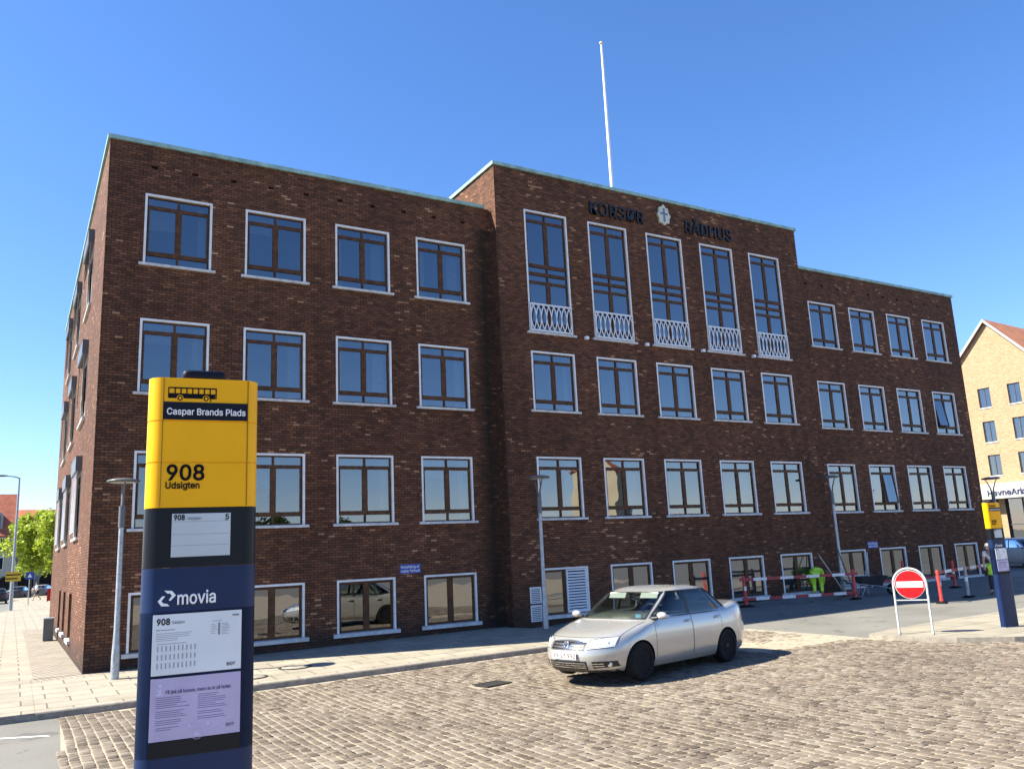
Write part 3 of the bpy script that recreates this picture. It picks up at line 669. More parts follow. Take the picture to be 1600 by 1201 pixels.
    text('operator_name', 'movia', .072, M['text_white'], body, -.096, h(2.047), -.003, width=.156, bold=.016)
    # timetable
    def bars(b, x0, x1, z, n, step, hgt, mi):
        for k in range(n):
            w = (x1-x0)*random.uniform(.55, 1); b.box(x0, -.0044, h(z-k*step), x0+w, -.0038, h(z-k*step)+hgt, mi)
    b = MB(); b.box(-.186, -.004, h(1.762), .172, .001, h(2.008)); tt = b.build('timetable', M['paper'], body)
    text('route_number', '908', .034, M['ink'], tt, -.172, h(1.966), -.0048, width=.052, bold=.026); text('destination', 'Udsigten', .016, M['grey_ink'], tt, -.112, h(1.968), -.0048, width=.05); text('operator_name', 'DOT', .017, M['ink'], tt, .113, h(1.779), -.0048, bold=.012); text('operator_name', 'movia', .01, M['ink'], tt, .134, h(1.985), -.0048, width=.025, bold=.01)
    b = MB(); b.box(-.172, -.0045, h(1.943), -.158, -.0038, h(1.947)); bars(b, -.155, -.07, 1.943, 1, .1, .003, 0); bars(b, -.172, -.02, 1.93, 5, .0072, .0018, 0); bars(b, .05, .11, 1.967, 1, .1, .002, 0); b.box(.075, -.0045, h(1.91), .084, -.0038, h(1.96)); bars(b, .046, .072, 1.953, 6, .0075, .0018, 0); bars(b, .09, .125, 1.955, 8, .0062, .0018, 0); bars(b, -.165, -.04, 1.887, 1, .1, .0022, 0)
    for r_ in range(3):
        for k in range(10):
            for q in range(7): b.box(-.166+k*.0163, -.0045, h(1.858-r_*.0345+q*.0033), -.1605+k*.0163+random.uniform(-.001, .001), -.0038, h(1.8602-r_*.0345+q*.0033))
    b.build('print', M['grey_ink'], tt)
    # poster
    b = MB(); b.box(-.186, -.004, h(1.503), .172, .001, h(1.75)); po = b.build('poster', M['purple'], body)
    b = MB(); b.box(-.164, -.0046, h(1.683), -.136, -.0038, h(1.688), 0); b.box(-.155, -.0046, h(1.688), -.144, -.0038, h(1.71), 0); b.box(-.161, -.0046, h(1.705), -.15, -.0038, h(1.71), 0); b.add([(-.1495+.0072*math.cos(R(a)), -.0046, h(1.7215)+.0072*math.sin(R(a))) for a in range(0, 360, 20)], [tuple(range(18))], 0)
    for cx, cz, r_ in ((-.03, 1.551, .0145), (.042, 1.555, .016), (0.0, 1.517, .021)):
        b.tube([(cx+r_*math.cos(R(a)), -.0042, h(cz)+r_*math.sin(R(a))) for a in range(0, 360, 15)], .0009, 4, 0, True)
    b.add([(-.037, -.0046, h(1.547)), (-.023, -.0046, h(1.547)), (-.03, -.0046, h(1.556))], [(0, 1, 2)], 0); b.box(.036, -.0046, h(1.55), .048, -.0038, h(1.56), 0); b.box(-.01, -.0046, h(1.512), .01, -.0038, h(1.52), 0)
    b.tube([(.02, -.0041, h(1.508)), (.09, -.0041, h(1.54)), (.168, -.0041, h(1.572))], .0008, 4, 0); b.tube([(-.182, -.0041, h(1.722)), (-.15, -.0041, h(1.747))], .0008, 4, 0)
    b.build('print', M['pale_purple'], po, fix=False)
    b = MB(); bars(b, -.164, -.03, 1.672, 6, .0078, .0022, 0); bars(b, -.164, -.03, 1.618, 4, .0078, .0022, 0); bars(b, -.164, -.05, 1.582, 3, .0078, .0022, 0); bars(b, -.162, -.06, 1.553, 2, .008, .0022, 0); bars(b, 0, .12, 1.672, 8, .0078, .0022, 0); bars(b, 0, .13, 1.603, 2, .0078, .0022, 0); bars(b, 0, .13, 1.583, 2, .0078, .0022, 0)
    b.build('print', M['purple_ink'], po)
    text('headline', 'Få tjek på bussen, mens du er på farten', .0185, M['purple_ink'], po, -.127, h(1.687), -.0048, width=.258, bold=.01); text('operator_name', 'DOT', .016, M['purple_ink'], po, .115, h(1.533), -.0048, bold=.012)
    MB().box(-.186, -.004, h(1.438), .172, .001, h(1.5)).build('lower_panel', M['gloss_black'], body)
    MB().box(-.26, -.03, -.02, .26, .19, .006).build('base_plate', M['galv'], o)
    return o
PUX = Vector((.995, -.0998, 0))
p0 = Vector((-.76, -17.76, 0))-PUX*.0145
pylon((p0.x, p0.y, .285), R(-5.73), 'tall near bus stop sign with yellow head and navy body, 908 Udsigten')
dpos = (17.84, -10.62); far_stop = pylon((dpos[0], dpos[1], road_z(*dpos)+.103), R(-8), 'small far bus stop sign on the traffic island beside a bending man in white')

# ================================================================== LAMPS
def lamp(x, y, z, H, label, head=.34):
    o = tag(empty('street_lamp', (x, y, z)), label, 'street lamp', 'forked flat-topped street lamps')
    hb = H-.62
    MB().lathe([(.085, 0), (.085, .5), (.082, .52), (.06, 1.0), (.052, hb-.4)], 14).build('pole', M['galv'], o)
    MB().tube([(0, 0, hb-.42), (0, 0, hb+.05)], .068, 12).build('collar', M['grey_paint'], o)
    b = MB(); 
    for s in (-1, 1): b.tube([(s*.03, 0, hb), (s*.06, 0, hb+.2), (s*.16, 0, hb+.46), (s*.24, 0, hb+.58)], [.032, .026, .02, .016], 8)
    b.build('fork', M['grey_paint'], o, rot=(0, 0, R(92)))
    MB().lathe([(.06, hb+.555), (head*.9, hb+.565), (head, hb+.59), (head*.96, hb+.615), (head*.5, hb+.65), (.02, hb+.66)], 32).build('lamp_head', M['grey_paint'], o)
    MB().lathe([(head*.45, hb+.552), (head*.8, hb+.56)], 32).build('lamp_lens', mat('lamp_lens', (.7, .7, .68), .3), o)
    MB().box(-.05, -.088, .35, .05, -.08, .62).build('hatch', M['galv'], o)
    return o
lamp(.52, -1.42, -.03, 4.2, 'forked street lamp on the pavement by the left corner of the brick hall')
lamp(11.35, -1.42, .1, 4.2, 'forked street lamp behind the silver saloon, by the louvred basement window')
lamp(24.45, -.95, .18, 4.25, 'forked street lamp beside the leaning tools and the bending worker')
lamp(31.7, -2.75, .12, 4.1, 'forked street lamp rising directly behind the far bus stop sign')
o = tag(empty('road_light', (-1.42, 47.5, -.25)), 'tall grey road light with a short flat arm over the side street', 'street lamp')
MB().lathe([(.13, 0), (.12, 1.2), (.09, 3.5), (.06, 9.35)], 12).build('pole', M['galv'], o); MB().tube([(0, 0, 9.3), (-.3, -.1, 9.4), (-1.0, -.3, 9.45)], [.05, .045, .04], 8).build('arm', M['galv'], o)
MB().ell((-1.1, -.32, 9.44), (.42, .17, .075)).build('lamp_head', M['grey_paint'], o)
M['sign_yellow'] = mat('yellow_sign', (.6, .42, .03), .5); M['sign_red'] = mat('red_sign', (.4, .006, .009), .45, spec=.3, noise=(3, .08))
o = tag(empty('direction_board', (-1.42, 47.4, 2.2)), 'small yellow board strapped to the tall road light', 'sign'); MB().box(-.42, -.22, -.32, .5, -.17, .32).build('board', M['sign_yellow'], o); MB().box(-.4, -.225, .08, .48, -.22, .16).box(-.4, -.225, -.18, .3, -.22, -.1).build('print', M['ink'], o)
o = tag(empty('sign_post', (-.22, 57.5, -.22)), 'thin grey post with a small square blue traffic sign on the left pavement', 'sign'); MB().tube([(0, 0, 0), (0, 0, 2.7)], .035, 8).build('post', M['galv'], o); b = MB(); b.box(-.3, -.06, 2.15, .3, -.04, 2.72); b.build('plate', M['sign_blue'], o); MB().add([(-.16, -.065, 2.3), (.16, -.065, 2.3), (0, -.065, 2.6)], [(0, 1, 2)]).build('symbol', M['text_white'], o)
o = tag(empty('rubbish_bin', (-.3, 12.3, -.03)), 'grey metal waste bin standing against the sunlit side wall', 'bin'); b = MB(); b.box(-.14, -.24, .04, .17, .24, .74); b.box(-.12, -.22, 0, .15, .22, .04, 1); b.build('case', [M['grey_paint'], M['black_plastic']], o); MB().box(-.155, -.255, .742, .185, .255, .775).build('lid', M['galv'], o)
o = tag(empty('pavement_board', (1.7, 66, -.17)), 'small red advertising board standing on the far left pavement', 'sign'); MB().box(-.35, -.05, .1, .35, 0, 1.15).build('board', M['sign_red'], o); MB().box(-.33, -.3, 0, -.27, .3, .1).box(.27, -.3, 0, .33, .3, .1).build('foot', M['black_plastic'], o)

# ================================================================== NO ENTRY SIGN
sp = Vector((15.675, -9.72)); sdv = Vector((.33, -.55)).normalized(); sz = road_z(sp.x, sp.y)+.1
o = tag(empty('no_entry_sign', (sp.x, sp.y, sz), math.atan2(sdv.y, sdv.x)), 'round red no entry sign in a white hoop frame standing on the island kerb', 'road sign')
hwid = .335
pts = [(-hwid, 0, 0), (-hwid, 0, .55), (-hwid, 0, 1.07)]+[(-hwid*math.cos(R(a)), 0, 1.07+hwid*math.sin(R(a))) for a in range(12, 180, 12)]+[(hwid, 0, 1.07), (hwid, 0, .55), (hwid, 0, 0)]
b = MB(); b.tube(pts, .024, 10); b.tube([(-hwid, 0, .72), (hwid, 0, .72)], .013, 8); b.build('hoop_frame', mat('weathered_white_steel', (.5, .5, .48), .45, noise=(20, .25)), o)
def disc(b, r_, y0, y1, mi, zc=1.06): b.prism([(r_*math.cos(R(a)), zc+r_*math.sin(R(a))) for a in range(0, 360, 8)], y0, y1, mi)
b = MB(); disc(b, .305, -.016, -.004, 0); b.build('disc', M['text_white'], o); b = MB(); disc(b, .297, -.019, -.0165, 0); b.build('red_face', M['sign_red'], o)
MB().box(-.268, -.022, .995, .268, -.0195, 1.125).build('white_bar', M['text_white'], o)
b = MB()
for x, z in ((0, 1.375), (0, .745), (-.315, 1.06), (.315, 1.06)): b.box(x-.02, -.01, z-.02, x+.02, .015, z+.02)
b.build('clip', M['galv'], o); MB().box(-hwid-.02, -.22, 0, -hwid+.02, .22, .012).box(hwid-.02, -.22, 0, hwid+.02, .22, .012).build('foot_bar', M['galv'], o)

# ================================================================== ROADWORK BARRIERS
M['barrier_red'] = mat('barrier_red_plastic', (.6, .035, .02), .45, noise=(6, .15)); M['reflect_white'] = mat('reflective_white', (.72, .72, .7), .4, noise=(10, .15)); M['board_red'] = mat('board_red', (.32, .03, .04), .5, noise=(6, .2)); M['dirty_grey'] = mat('dirty_grey_plastic', (.36, .34, .33), .6, noise=(8, .25))
def post(x, y, label, m=None, H=.99):
    o = tag(empty('barrier_post', (x, y, road_z(x, y)), random.uniform(-.4, .4)), label, 'barrier post', 'marker posts of the roadwork barrier')
    b = MB(); b.lathe([(.062, .05), (.058, .09), (.05, .11), (.048, H-.03), (.04, H), (.001, H)], 14); b.build('post', m or M['barrier_red'], o, rot=(R(random.uniform(-1.5, 1.5)), R(random.uniform(-2, 2)), 0))
    MB().lathe([(.0515, H*.52), (.0515, H*.66)], 14).build('reflective_band', M['reflect_white'], o)
    b = MB(); b.box(-.21, -.13, 0, .21, .13, .045); b.box(-.1, -.09, .045, .1, .09, .07); b.build('foot', M['rubber'], o); return o
post(18.98, -1.52, 'red barrier post at the left end of the long striped boards'); post(22.95, -2.59, 'red barrier post between the striped boards and the wheelbarrow')
post(23.25, -5.47, 'red barrier post just right of the no entry sign, nearest the road'); post(28.61, -2.58, 'red barrier post before the third basement window of the right wing'); post(25.37, -5.04, 'dirty grey barrier post near the bending man in white', M['dirty_grey']); post(28.3, -.75, 'red barrier post seen just above the no entry sign')
def board(a, c, z0, z1, label, n=7):
    a = Vector((*a, z0)); c = Vector((*c, z1)); d = c-a; L = d.length
    o = tag(empty('barrier_board', a, math.atan2(d.y, d.x)), label, 'barrier board', 'striped boards of the roadwork barrier')
    b = MB(); b.M = Matrix.Rotation(-math.asin(d.z/L), 4, 'Y')
    for k in range(n): b.box(L*k/n, -.014, -.045, L*(k+1)/n, .014, .045, k % 2)
    b.build('board', [M['board_red'], M['reflect_white']], o, fix=False); return o
board((18.75, -1.55), (23.05, -2.7), 1.0, .97, 'upper red and white barrier board in front of the bending worker', 9); board((18.8, -1.55), (23.0, -2.7), .38, .36, 'lower red and white barrier board near the ground by the bending worker', 9)
board((23.35, -5.4), (29.4, -3.6), .98, .98, 'red and white barrier board running right towards the bending man in white', 9); board((24.6, -2.4), (28.6, -2.66), .62, .62, 'low red and white barrier board behind the no entry sign', 7)

# tools and rubble
M['wood_handle'] = mat('ash_handle', (.5, .45, .38), .6, noise=(20, .2)); M['barrow'] = mat('dark_barrow_tub', (.035, .037, .042), .5, noise=(10, .3)); M['red_brick'] = mat('loose_brick', (.22, .1, .06), .85, noise=(12, .3))
wx, wy = 24.35, -2.15; wz = road_z(wx, wy)
o = tag(empty('wheelbarrow', (wx, wy, wz), R(-35)), 'dark wheelbarrow with pale tubular legs standing by the barrier', 'wheelbarrow')
b = MB(); rows = [[(-.25, -.2, .34), (.3, -.2, .34), (.3, .2, .34), (-.25, .2, .34)], [(-.45, -.33, .66), (.55, -.33, .66), (.55, .33, .66), (-.45, .33, .66)], [(-.47, -.35, .67), (.57, -.35, .67), (.57, .35, .67), (-.47, .35, .67)], [(-.43, -.31, .655), (.53, -.31, .655), (.53, .31, .655), (-.43, .31, .655)], [(-.24, -.19, .36), (.29, -.19, .36), (.29, .19, .36), (-.24, .19, .36)]]
b.grid(rows, 0, False, True); b.add(rows[-1], [(0, 1, 2, 3)]); b.add(rows[0], [(3, 2, 1, 0)]); b.build('tub', M['barrow'], o, fix=False)
b = MB()
for s in (-1, 1): b.tube([(.75, s*.08, .2), (.3, s*.2, .32), (-.45, s*.28, .42), (-.95, s*.3, .58)], .02, 8); b.tube([(-.2, s*.26, .38), (-.38, s*.27, .02), (-.5, s*.27, .02), (-.55, s*.28, .44)], .018, 8)
b.build('frame', M['galv'], o); MB().tube([(.75+.15*math.cos(R(a)), 0, .2+.15*math.sin(R(a))) for a in range(0, 360, 20)], .05, 8, 0, True).build('wheel', M['rubber'], o); b = MB()
for s in (-1, 1): b.tube([(-.85, s*.297, .547), (-.98, s*.3, .59)], .026, 8)
b.build('grip', M['black_plastic'], o)
def tool(a, c, blade, label, cat='shovel', name='shovel', hm='wood_handle'):
    a = Vector(a); c = Vector(c); o = tag(empty(name, a), label, cat); d = c-a
    MB().tube([(0, 0, 0), d*.5, d], .019, 8).build('handle', M[hm], o)
    if blade:
        q = d.to_track_quat('Z', 'Y').to_matrix().to_4x4(); b = MB(); b.M = q
        if cat == 'broom': b.box(-.2, -.03, -.05, .2, .03, .04); b.box(-.19, -.025, -.12, .19, .025, -.05)
        else: b.grid([[(x*w, .03*(1-x*x)*1.2, z) for x in (-1, -.5, 0, .5, 1)] for z, w in ((.02, .05), (0, .11), (-.14, .12), (-.24, .07), (-.27, .01))], 0)
        b.build('blade' if cat != 'broom' else 'brush_head', M['iron'], o)
    return o
g = road_z(24.15, -1.2)
tool((24.2, -1.15, g+.14), (23.75, -.62, g+1.42), True, 'pale handled broom leaning between the bending worker and the lamp', 'broom', 'broom'); tool((24.05, -1.75, g+.02), (23.9, -1.3, g+1.72), False, 'dark thin rod leaning just right of the street lamp', 'rod', 'iron_rod', 'iron'); tool((24.55, -2.0, g+.5), (24.95, -1.75, g+1.45), True, 'shovel with pale handle sticking up out of the wheelbarrow', 'shovel', 'shovel')
def rubble(x, y, n, label):
    o = empty('brick_pile', (x, y, road_z(x, y))); tag(o, label, 'bricks'); b = MB()
    for k in range(n): b.M = Matrix.Translation((random.uniform(-.3, .3), random.uniform(-.15, .15), .03+.06*(k//4)))@Matrix.Rotation(random.uniform(0, 3), 4, 'Z'); b.box(-.11, -.055, -.03, .11, .055, .03)
    b.build('bricks', M['red_brick'], o)
rubble(23.7, -1.55, 9, 'small pile of loose bricks at the foot of the leaning tools'); 
def plank(x, y, z, L, rz, tilt, label):
    o = tag(MB().box(-L/2, -.06, 0, L/2, .06, .045).build('plank', M['reflect_white'], None, (x, y, z), (0, tilt, rz)), label, 'plank', 'pale planks stacked by the street lamp')
for k, (zz, wd) in enumerate(((.62, 'upper'), (.3, 'lower'))): plank(24.6, -1.35-.08*k, g+zz, 1.0, R(-18), R(3), wd+' pale plank leaning across the foot of the street lamp')
b = MB(); b.box(-.02, -.02, 0, .02, .02, .8).box(.96, -.02, 0, 1.0, .02, .8); tag(b.build('trestle', M['galv'], None, (24.1, -1.22, g), (0, 0, R(-18))), 'low metal trestle carrying the pale planks by the lamp', 'trestle')
b = MB()
for k in range(26):
    x, y = random.uniform(19, 27.5), random.uniform(-2.3, -.4); r_ = random.uniform(.02, .07); b.ell((x, y, road_z(x, y)+r_*.3), (r_*1.4, r_, r_*.6), 0, 6, 4)
struct(b.build('rubble', mat('rubble', (.1, .09, .08), .9, noise=(20, .4))), 'stuff')

# ================================================================== SALOON CAR
def paint(name, c, metal=.55, rough=.32): return mat(name, c, rough, metal=metal, coat=.8)
M['car_paint'] = paint('champagne_silver_paint', (.46, .445, .41), .45, .26); M['car_black'] = mat('car_black_trim', (.013, .013, .014), .5); M['chrome'] = mat('chrome', (.75, .75, .75), .12, metal=1)
M['cabin'] = mat('cabin_grey', (.06, .06, .065), .8); M['seat_cloth'] = mat('seat_cloth', (.1, .1, .11), .9); M['visor'] = mat('sun_visor', (.62, .6, .56), .8); M['lamp_clear'] = mat('headlamp_reflector', (.8, .82, .85), .2, metal=.15, coat=1); M['lamp_red'] = mat('tail_lamp', (.4, .01, .012), .15, coat=.5)
M['plate_white'] = mat('number_plate', (.5, .5, .5), .4); M['steel_wheel'] = mat('black_steel_wheel', (.05, .05, .052), .55); M['seam'] = mat('panel_gap', (.03, .03, .03), .8)
LZ = [.19, .24, .32, .45, .55, .63, .70, .745, .775, .805, .84, .875, .91, .945, .975, 1.0, 1.02]
LF = [2.13, 2.2, 2.24, 2.255, 2.23, 2.17, 2.085, 1.99, 1.90, 1.78, 1.61, 1.43, 1.25, 1.08, .93, .76, .6]
LR = [-2.2, -2.27, -2.33, -2.37, -2.38, -2.375, -2.365, -2.35, -2.345, -2.34, -2.335, -2.33, -2.325, -2.315, -2.3, -2.28, -2.22]
LW = [.80, .84, .868, .886, .892, .893, .89, .886, .882, .878, .871, .863, .853, .84, .82, .785, .72]
GZ = [.90, .95, 1.05, 1.15, 1.25, 1.33, 1.38, 1.415, 1.44, 1.455, 1.46]
GF = [1.2, 1.11, .93, .745, .55, .385, .25, .1, -.06, -.22, -.32]
GR = [-1.92, -1.85, -1.66, -1.49, -1.32, -1.18, -1.06, -.92, -.75, -.6, -.45]
GW = [.835, .825, .803, .777, .748, .718, .69, .65, .57, .44, .22]
ip = lambda z, Z, V: float(np.interp(z, Z, V))
def sup(t, n): c, s_ = max(0, math.cos(t)), max(0, math.sin(t)); return c**(2/n), s_**(2/n)
def low_pt(t, z, off=0):           # t 0..pi/2 nose to side, then straight, up to tail: 0..1 param in three legs
    xf, xr, w = ip(z, LZ, LF), ip(z, LZ, LR), ip(z, LZ, LW); xs = min(.95, xf-.45); xe = -1.35
    if t <= 1: c, s_ = sup(t*math.pi/2, 2.55); return (xs+(xf-xs)*c, w*s_)
    if t <= 2: return (xs+(xe-xs)*(t-1), w*(1+.004*math.sin((t-1)*math.pi)))
    c, s_ = sup((3-t)*math.pi/2, 3.0); return (xe+(xr-xe)*c, w*s_)
def low_front(y, z, off=.004):     # x of the nose surface at a given y
    xf, w = ip(z, LZ, LF), ip(z, LZ, LW); xs = min(.95, xf-.45); return xs+(xf-xs)*max(0, 1-(abs(y)/w)**2.55)**(1/2.55)+off
def low_side(x, z, off=.003):
    xf, xr, w = ip(z, LZ, LF), ip(z, LZ, LR), ip(z, LZ, LW); xs = min(.95, xf-.45); xe = -1.35
    if x > xs: return w*max(0, 1-((x-xs)/(xf-xs))**2.55)**(1/2.55)+off
    if x < xe: return w*max(0, 1-((xe-x)/(xe-xr))**3)**(1/3)+off
    return w*(1+.004*math.sin((xs-x)/(xs-xe)*math.pi))+off
GX = -.35
def gp(t, z, n=4.6):               # greenhouse contour, t 0 front centre .. 2 rear centre
    xf, xr, w = ip(z, GZ, GF), ip(z, GZ, GR), ip(z, GZ, GW)
    if t <= 1: c, s_ = sup(t*math.pi/2, n); return (GX+(xf-GX)*c, w*s_)
    c, s_ = sup((2-t)*math.pi/2, n); return (GX+(xr-GX)*c, w*s_)
def g_t(x, z, n=4.6):              # parameter of the side point with that x
    xf, xr = ip(z, GZ, GF), ip(z, GZ, GR)
    if x >= GX: return math.acos(min(1, max(0, (x-GX)/(xf-GX)))**(n/2))/(math.pi/2)
    return 2-math.acos(min(1, max(0, (GX-x)/(GX-xr)))**(n/2))/(math.pi/2)
def solidify(o, t):
    m = o.modifiers.new('s', 'SOLIDIFY'); m.thickness = t; m.offset = -1; bake(o)
def bake(o):
    bpy.context.view_layer.update(); dg = bpy.context.evaluated_depsgraph_get(); dg.update()
    me = bpy.data.meshes.new_from_object(o.evaluated_get(dg)); o.modifiers.clear(); o.data = me
def make_car(label, loc, rz, group=None):
    o = tag(empty('saloon_car', loc, rz), label, 'car', group)
    ts = [i/16 for i in range(17)]+[1+i/10 for i in range(1, 11)]+[2+i/14 for i in range(1, 15)]
    rows = []
    for z in LZ:
        L = [(*low_pt(t, z), z) for t in ts]; rows.append(L+[(x, -y, zz) for x, y, zz in L[-2:0:-1]])
    b = MB(); b.grid(rows, 0, True, True); n = len(rows[0])
    b.add(rows[0], [tuple(range(n))], 1)
    b.add(rows[-1]+[(-.8, 0, 1.03)], [(i, (i+1) % n, n) for i in range(n)], 2, True)
    body = b.build('body', [M['car_paint'], M['car_black'], M['cabin']], o, clean=True)
    # rear deck in body colour, cabin floor pan elsewhere
    cb = MB()
    for x in (1.29, -1.29):
        for s in (-1, 1):
            P = [[(x+.345*math.cos(R(a)), s*yy, .305+.345*math.sin(R(a))) for a in range(0, 360, 10)] for yy in (.56, 1.2)]
            cb.grid(P, 1, True, True); cb.add(P[0], [tuple(range(36))], 1); cb.add(P[1], [tuple(range(36))], 1)
    cut = cb.build('cutter', [M['car_paint'], M['car_black']], o, clean=True)
    md = body.modifiers.new('b', 'BOOLEAN'); md.object = cut; md.operation = 'DIFFERENCE'; md.solver = 'EXACT'; md.material_mode = 'INDEX'
    bake(body); bpy.data.objects.remove(cut); body.data.set_sharp_from_angle(angle=R(38))
    for p in body.data.polygons:
        c = p.center
        if p.material_index == 2 and (c.x < -1.45): p.material_index = 0
    for v in body.data.vertices:
        x, y, z = v.co; v.co.z += .065*smooth((-1.25-x)/.6)*smooth((z-.6)/.35)
    # greenhouse panels
    b = MB()
    def strip(f0, f1, z0, z1, nt=6, nz=8, mi=0, bb=None):
        P = []
        for i in range(nz+1):
            z = z0+(z1-z0)*i/nz; a, c = f0(z), f1(z); P.append([(*gp(a+(c-a)*j/nt, z), z) for j in range(nt+1)])
        for s in (1, -1): (bb or b).grid([[(x, s*y, z) for x, y, z in r] for r in P], mi, True, flip=(s < 0))
    lin = lambda z, a, c, z0=.955, z1=1.37: a+(c-a)*(z-z0)/(z1-z0)
    TA, TC = .47, 1.6
    f_a = lambda z: g_t(lin(z, .86, .18), z); f_b = lambda z: g_t(lin(z, -.14, -.19), z); r_a = lambda z: g_t(lin(z, -.22, -.25), z); r_b = lambda z: g_t(lin(z, -1.16, -.84), z); q_a = lambda z: g_t(lin(z, -1.2, -.88), z); q_b = lambda z: g_t(lin(z, -1.52, -.93), z)
    one = lambda v: (lambda z: v)
    strip(one(TA), f_a, .955, 1.37); strip(q_b, one(TC), .955, 1.37)
    strip(one(0), one(2), .90, .955, 40, 2); strip(one(0), one(2), 1.37, 1.459, 40, 10)
    strip(f_b, r_a, .955, 1.37, 2, 6, 1); strip(r_b, q_a, .955, 1.37, 2, 6, 1)
    roof = b.build('roof', [M['car_paint'], M['car_black']], o, clean=True, fix=False); solidify(roof, .02); roof.data.set_sharp_from_angle(angle=R(50))
    MB().grid([[(x, y, 1.459+.0035*(1-(y/.2)**2)) for y in (-.21, -.1, 0, .1, .21)] for x in (-.46, -.4, -.33)]).build('roof_panel', M['car_paint'], roof)
    def pane(name, f0, f1, z0=.957, z1=1.368, nt=4):
        g = MB(); P = []
        for i in range(9):
            z = z0+(z1-z0)*i/8; a, c = f0(z), f1(z); P.append([(*gp(a+(c-a)*j/nt, z), z) for j in range(nt+1)])
        return g, P
    for nm, f0, f1 in (('windscreen', one(0), one(TA)), ('rear_window', one(TC), one(2))):
        g, P = pane(nm, f0, f1, nt=8); b2 = MB(); b2.grid([[(x*1.0, -y, z) for x, y, z in r[::-1]]+[(x, y, z) for x, y, z in r][1:] if nm == 'windscreen' else [(x, y, z) for x, y, z in r]+[(x, -y, z) for x, y, z in r[::-1]][1:] for r in P]); b2.build(nm, M['car_glass'], o, fix=False)
    trim = MB()
    for f0, f1 in ((f_a, f_b), (r_a, r_b), (q_a, q_b)):
        for s in (1, -1):
            g, P = pane('', f0, f1); MB().grid([[(x, s*(y-.004), z) for x, y, z in r] for r in P]).build('side_window', M['car_glass'], o, fix=False)
    for s in (1, -1):
        E_ = lambda f, z: (gp(f(z), z)[0], s*(gp(f(z), z)[1]+.001), z); zz = [.957+.0411*i for i in range(11)]
        loop = [E_(f_a, z) for z in zz]+[(gp(f_a(1.368)+(q_b(1.368)-f_a(1.368))*k/8, 1.368)[0], s*(gp(f_a(1.368)+(q_b(1.368)-f_a(1.368))*k/8, 1.368)[1]), 1.37) for k in range(1, 8)]+[E_(q_b, z) for z in zz[::-1]]+[(gp(q_b(.957)+(f_a(.957)-q_b(.957))*k/10, .957)[0], s*(gp(q_b(.957)+(f_a(.957)-q_b(.957))*k/10, .957)[1]+.002), .957) for k in range(1, 10)]
        trim.tube(loop, .016, 6, 0, True)
    wl = [(gp(t, .957)[0]+.004, y*gp(t, .957)[1], .957) for y, t in [(-1, TA*k/6) for k in range(6, 0, -1)]+[(1, TA*k/6) for k in range(0, 7)]]; trim.tube(wl, .014, 6)
    for s in (1, -1): trim.tube([(gp(TA, z)[0]+.002, s*gp(TA, z)[1], z) for z in (.957, 1.05, 1.15, 1.25, 1.37)], .008, 6)
    trim.tube([(gp(abs(k)/6*TA, 1.369)[0]+.002, math.copysign(gp(abs(k)/6*TA, 1.369)[1], k), 1.369) for k in range(-6, 7)], .008, 6)
    trim.build('window_trim', M['car_black'], o)
    # cabin
    b = MB(); b.box(-1.5, -.70, .55, .75, .70, .6); b.grid([[(x, y, z) for y in (-.68, -.4, 0, .4, .68)] for x, z in ((1.0, .935), (.72, .985), (.5, .96), (.42, .8), (.45, .55))], 0); b.box(-1.55, -.62, .6, -1.15, .62, 1.0); b.build('cabin', M['cabin'], o)
    for s in (1, -1):
        b = MB(); b.box(-.45, s*.36-.25, .55, .1, s*.36+.25, .72); b.grid([[(x+xx, s*.36+y, z) for xx, y in ((0, -.23), (.06, -.24), (.06, .24), (0, .23), (-.09, .2), (-.09, -.2))] for x, z in ((-.38, .7), (-.48, .95), (-.56, 1.14), (-.575, 1.18))], 0, True, True); b.ell((-.58, s*.36, 1.25), (.05, .13, .085)); b.build('seat', M['seat_cloth'], o)
        b = MB(); b.add([(.30, s*.36-.19, 1.36), (.30, s*.36+.19, 1.36), (.36, s*.36+.19, 1.265), (.36, s*.36-.19, 1.265), (.275, s*.36-.19, 1.355), (.275, s*.36+.19, 1.355), (.335, s*.36+.19, 1.26), (.335, s*.36-.19, 1.26)], [(0, 3, 2, 1), (4, 5, 6, 7), (0, 1, 5, 4), (1, 2, 6, 5), (2, 3, 7, 6), (3, 0, 4, 7)]); b.build('sun_visor', M['visor'], o)
    b = MB(); b.box(-1.25, -.6, .55, -.85, .6, .75); b.box(-1.42, -.6, .75, -1.25, .6, 1.08); [b.ell((-1.36, y, 1.12), (.05, .12, .07)) for y in (-.36, .36)]; b.build('rear_seat', M['seat_cloth'], o)
    MB().tube([(.3, .36+.18*math.cos(R(a)), .98+.18*math.sin(R(a))) for a in range(0, 360, 20)], .016, 6, 0, True).build('steering_wheel', M['car_black'], o)
    MB().box(.2, -.11, 1.28, .235, .11, 1.335).build('inner_mirror', M['car_black'], o)
    MB().box(.86, .44, .975, .863, .56, 1.02).build('windscreen_sticker', mat('sticker_blue', (.25, .5, .7), .5), o)
